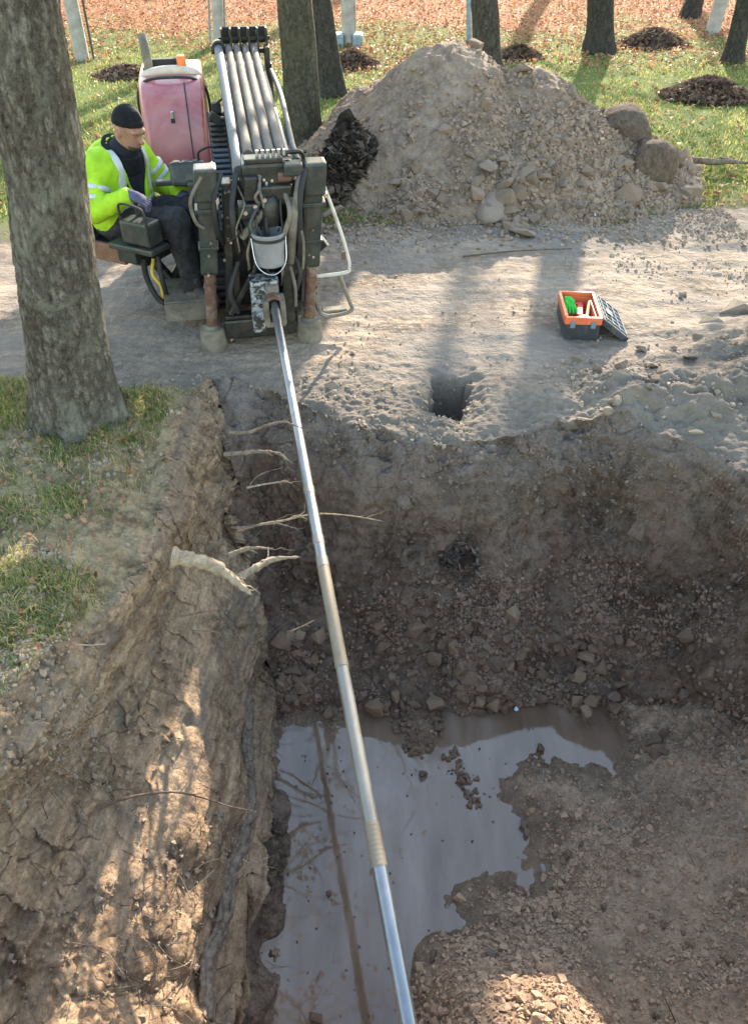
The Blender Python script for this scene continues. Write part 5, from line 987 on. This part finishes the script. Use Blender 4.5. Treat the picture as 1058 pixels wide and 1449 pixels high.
def strew(label, n, mat, name, lo=.04, hi=.17):
    mb = MB(); rs = random.Random(n)
    ii = pickw((flatR == 4) & (FY > .9) & (FY < 3.4) & (FZ < -.08), n, clump + .3)
    for i in ii:
        p = Vector(flatV[i]); nn = Vector(flatN[i]); d = Vector((rs.uniform(-.3, 1), rs.gauss(0, .7), rs.gauss(-.2, .6))); d = (d - nn * d.dot(nn) * .7).normalized(); ln = rs.uniform(lo, hi); q = [p - nn * .005]
        for k in range(5): d = (d + Vector((rs.gauss(0, .22), rs.gauss(0, .22), rs.gauss(0, .22)))).normalized(); q.append(q[-1] + d * ln / 5 + nn * .004)
        r = rs.uniform(.0009, .0022); mb.tube(q, [r, r, r * .9, r * .8, r * .6, r * .4], 5, False)
    o = mb.build(name, M[mat], None, fix=False); o['kind'] = 'stuff'; return tag(o, label, 'roots')
strew('hair-thin roots hanging all over the left wall', 260, 'root', 'root_hairs'); strew('tangled brown roots fraying from the left wall', 70, 'root', 'root_tangle', .12, .34); strew('dark hair-thin rootlets in the left wall', 130, 'rootdark', 'rootlets')
# dead organic clump in the hollow of the back wall
hm_ = (flatR == 5) & (np.hypot(FX - .46, (FZ + .62) * .9) < .11); ii = pickw(hm_, 130); 
hc = thing('rotten_clump', 'black rotten root clump in a hollow of the back wall', 'root clump', tuple(flatV[ii].mean(0)))
leaf_cloud('shreds', flatV[ii] + flatN[ii] * .012 - flatV[ii].mean(0), flatN[ii], RNG.uniform(.012, .035, len(ii)), M['leaf_black'], hc, .9, .35, 'stuff')
# branch on the far right, twigs on the path
root('long fallen branch lying on the grass at the right edge', [(975,226,7.65),(1010,229,7.6),(1035,229,7.6),(1062,231,7.55)], .032, 'root', .15, None, 'fallen_branch')
def ground_stick(label, a, b, r, mat='rootdark', z=.02):
    pa, pb = P(*a, z), P(*b, z); mid = (pa + pb) / 2 + Vector((random.uniform(-.03, .03), random.uniform(-.03, .03), .01)); mb = MB(); sp = spline([Vector(), mid - pa, pb - pa], 6); mb.tube(sp, [r * (1 - .5 * i / len(sp)) for i in range(len(sp))], 8)
    o = mb.build('stick', M[mat]); o.location = pa; return tag(o, label, 'stick')
ground_stick('thin dark stick lying on the path in front of the heap', (655, 363), (808, 352), .008)
ground_stick('short log end lying beside the fallen branch', (1018, 226), (1038, 231), .03, 'root', .05)
# litter
def litter(label, p, s, mat, seed, rot=(0, 0, 0), name='plastic_scrap', cat='litter'):
    k = 9; u = np.linspace(-1, 1, k); U, Vv = np.meshgrid(u, u); Z = .35 * fbm(U, Vv, seed, .9, 3); m_ = np.maximum(np.abs(U), np.abs(Vv)); h_ = np.hypot(U, Vv) + 1e-6; k_ = m_ / h_ * (1 + .35 * fbm(U / h_ + seed, Vv / h_, seed, 1.5, 2)); V = np.stack([U * k_ * (1 + .2 * Z), Vv * k_ * .6, Z], -1).reshape(-1, 3) * s; i = np.arange((k - 1) ** 2); b = (i // (k - 1)) * k + i % (k - 1)
    o = link(name, mesh_np(name, V, np.stack([b, b + 1, b + k + 1, b + k], 1)), M[mat]); md = o.modifiers.new('thick', 'SOLIDIFY'); md.thickness = .002; o.location = p; o.rotation_euler = rot; return tag(o, label, cat)
M['litter'] = plain('pale_blue_plastic', (.55, .62, .75), .35, 0, .1)
litter('pale blue plastic scrap at the foot of the heap', P(850, 303, .05), .05, 'litter', 2, (1.0, 0, .3))
litter('small white plastic scrap on the rubble under the back wall', P(581, 866, zs(-1.18)), .02, 'litter', 5, (.8, .2, .4))
litter('clear plastic wrapper floating at the top of the puddle', P(731, 1002, ZW + .012), .02, 'litter', 8, (.3, .1, .9))
litter('bluish plastic scrap on the pit floor at the right edge', P(1050, 1112, zs(-1.50)), .035, 'litter', 11, (.2, 0, .2))
# a few grass stalks on the pit floor
for k, (a, b, c, d, lb) in enumerate([(965, 1190, 982, 1225, 'thin dry grass stalk standing on the pit floor'), (940, 1412, 955, 1446, 'green grass stalk at the bottom right of the pit floor')]):
    pa = P(c, d, zs(-1.5) if k == 0 else -.98); mb = MB(); q = PY(a, b, pa.y); mb.tube([Vector(), (q - pa) * .5, q - pa], [.003, .0025, .001], 6); o = mb.build('grass_stalk', M['rootpale'] if k == 0 else M['grass_bank']); o.location = pa; tag(o, lb, 'grass stalk')

n = 120; dx_ = RNG.uniform(-.4, .7, n); dy_ = RNG.uniform(1.0, 2.3, n); km = inpoly(dx_, dy_, WP)
tag(leaf_cloud('floating_debris', np.stack([dx_, dy_, np.full(n, ZW + .003)], 1)[km], np.tile([0, 0, 1.], (km.sum(), 1)), RNG.uniform(.003, .010, km.sum()), M['leaf_black'], None, .1, .6, 'stuff', fold=.05), 'dark bits of debris floating on the muddy water', 'debris')
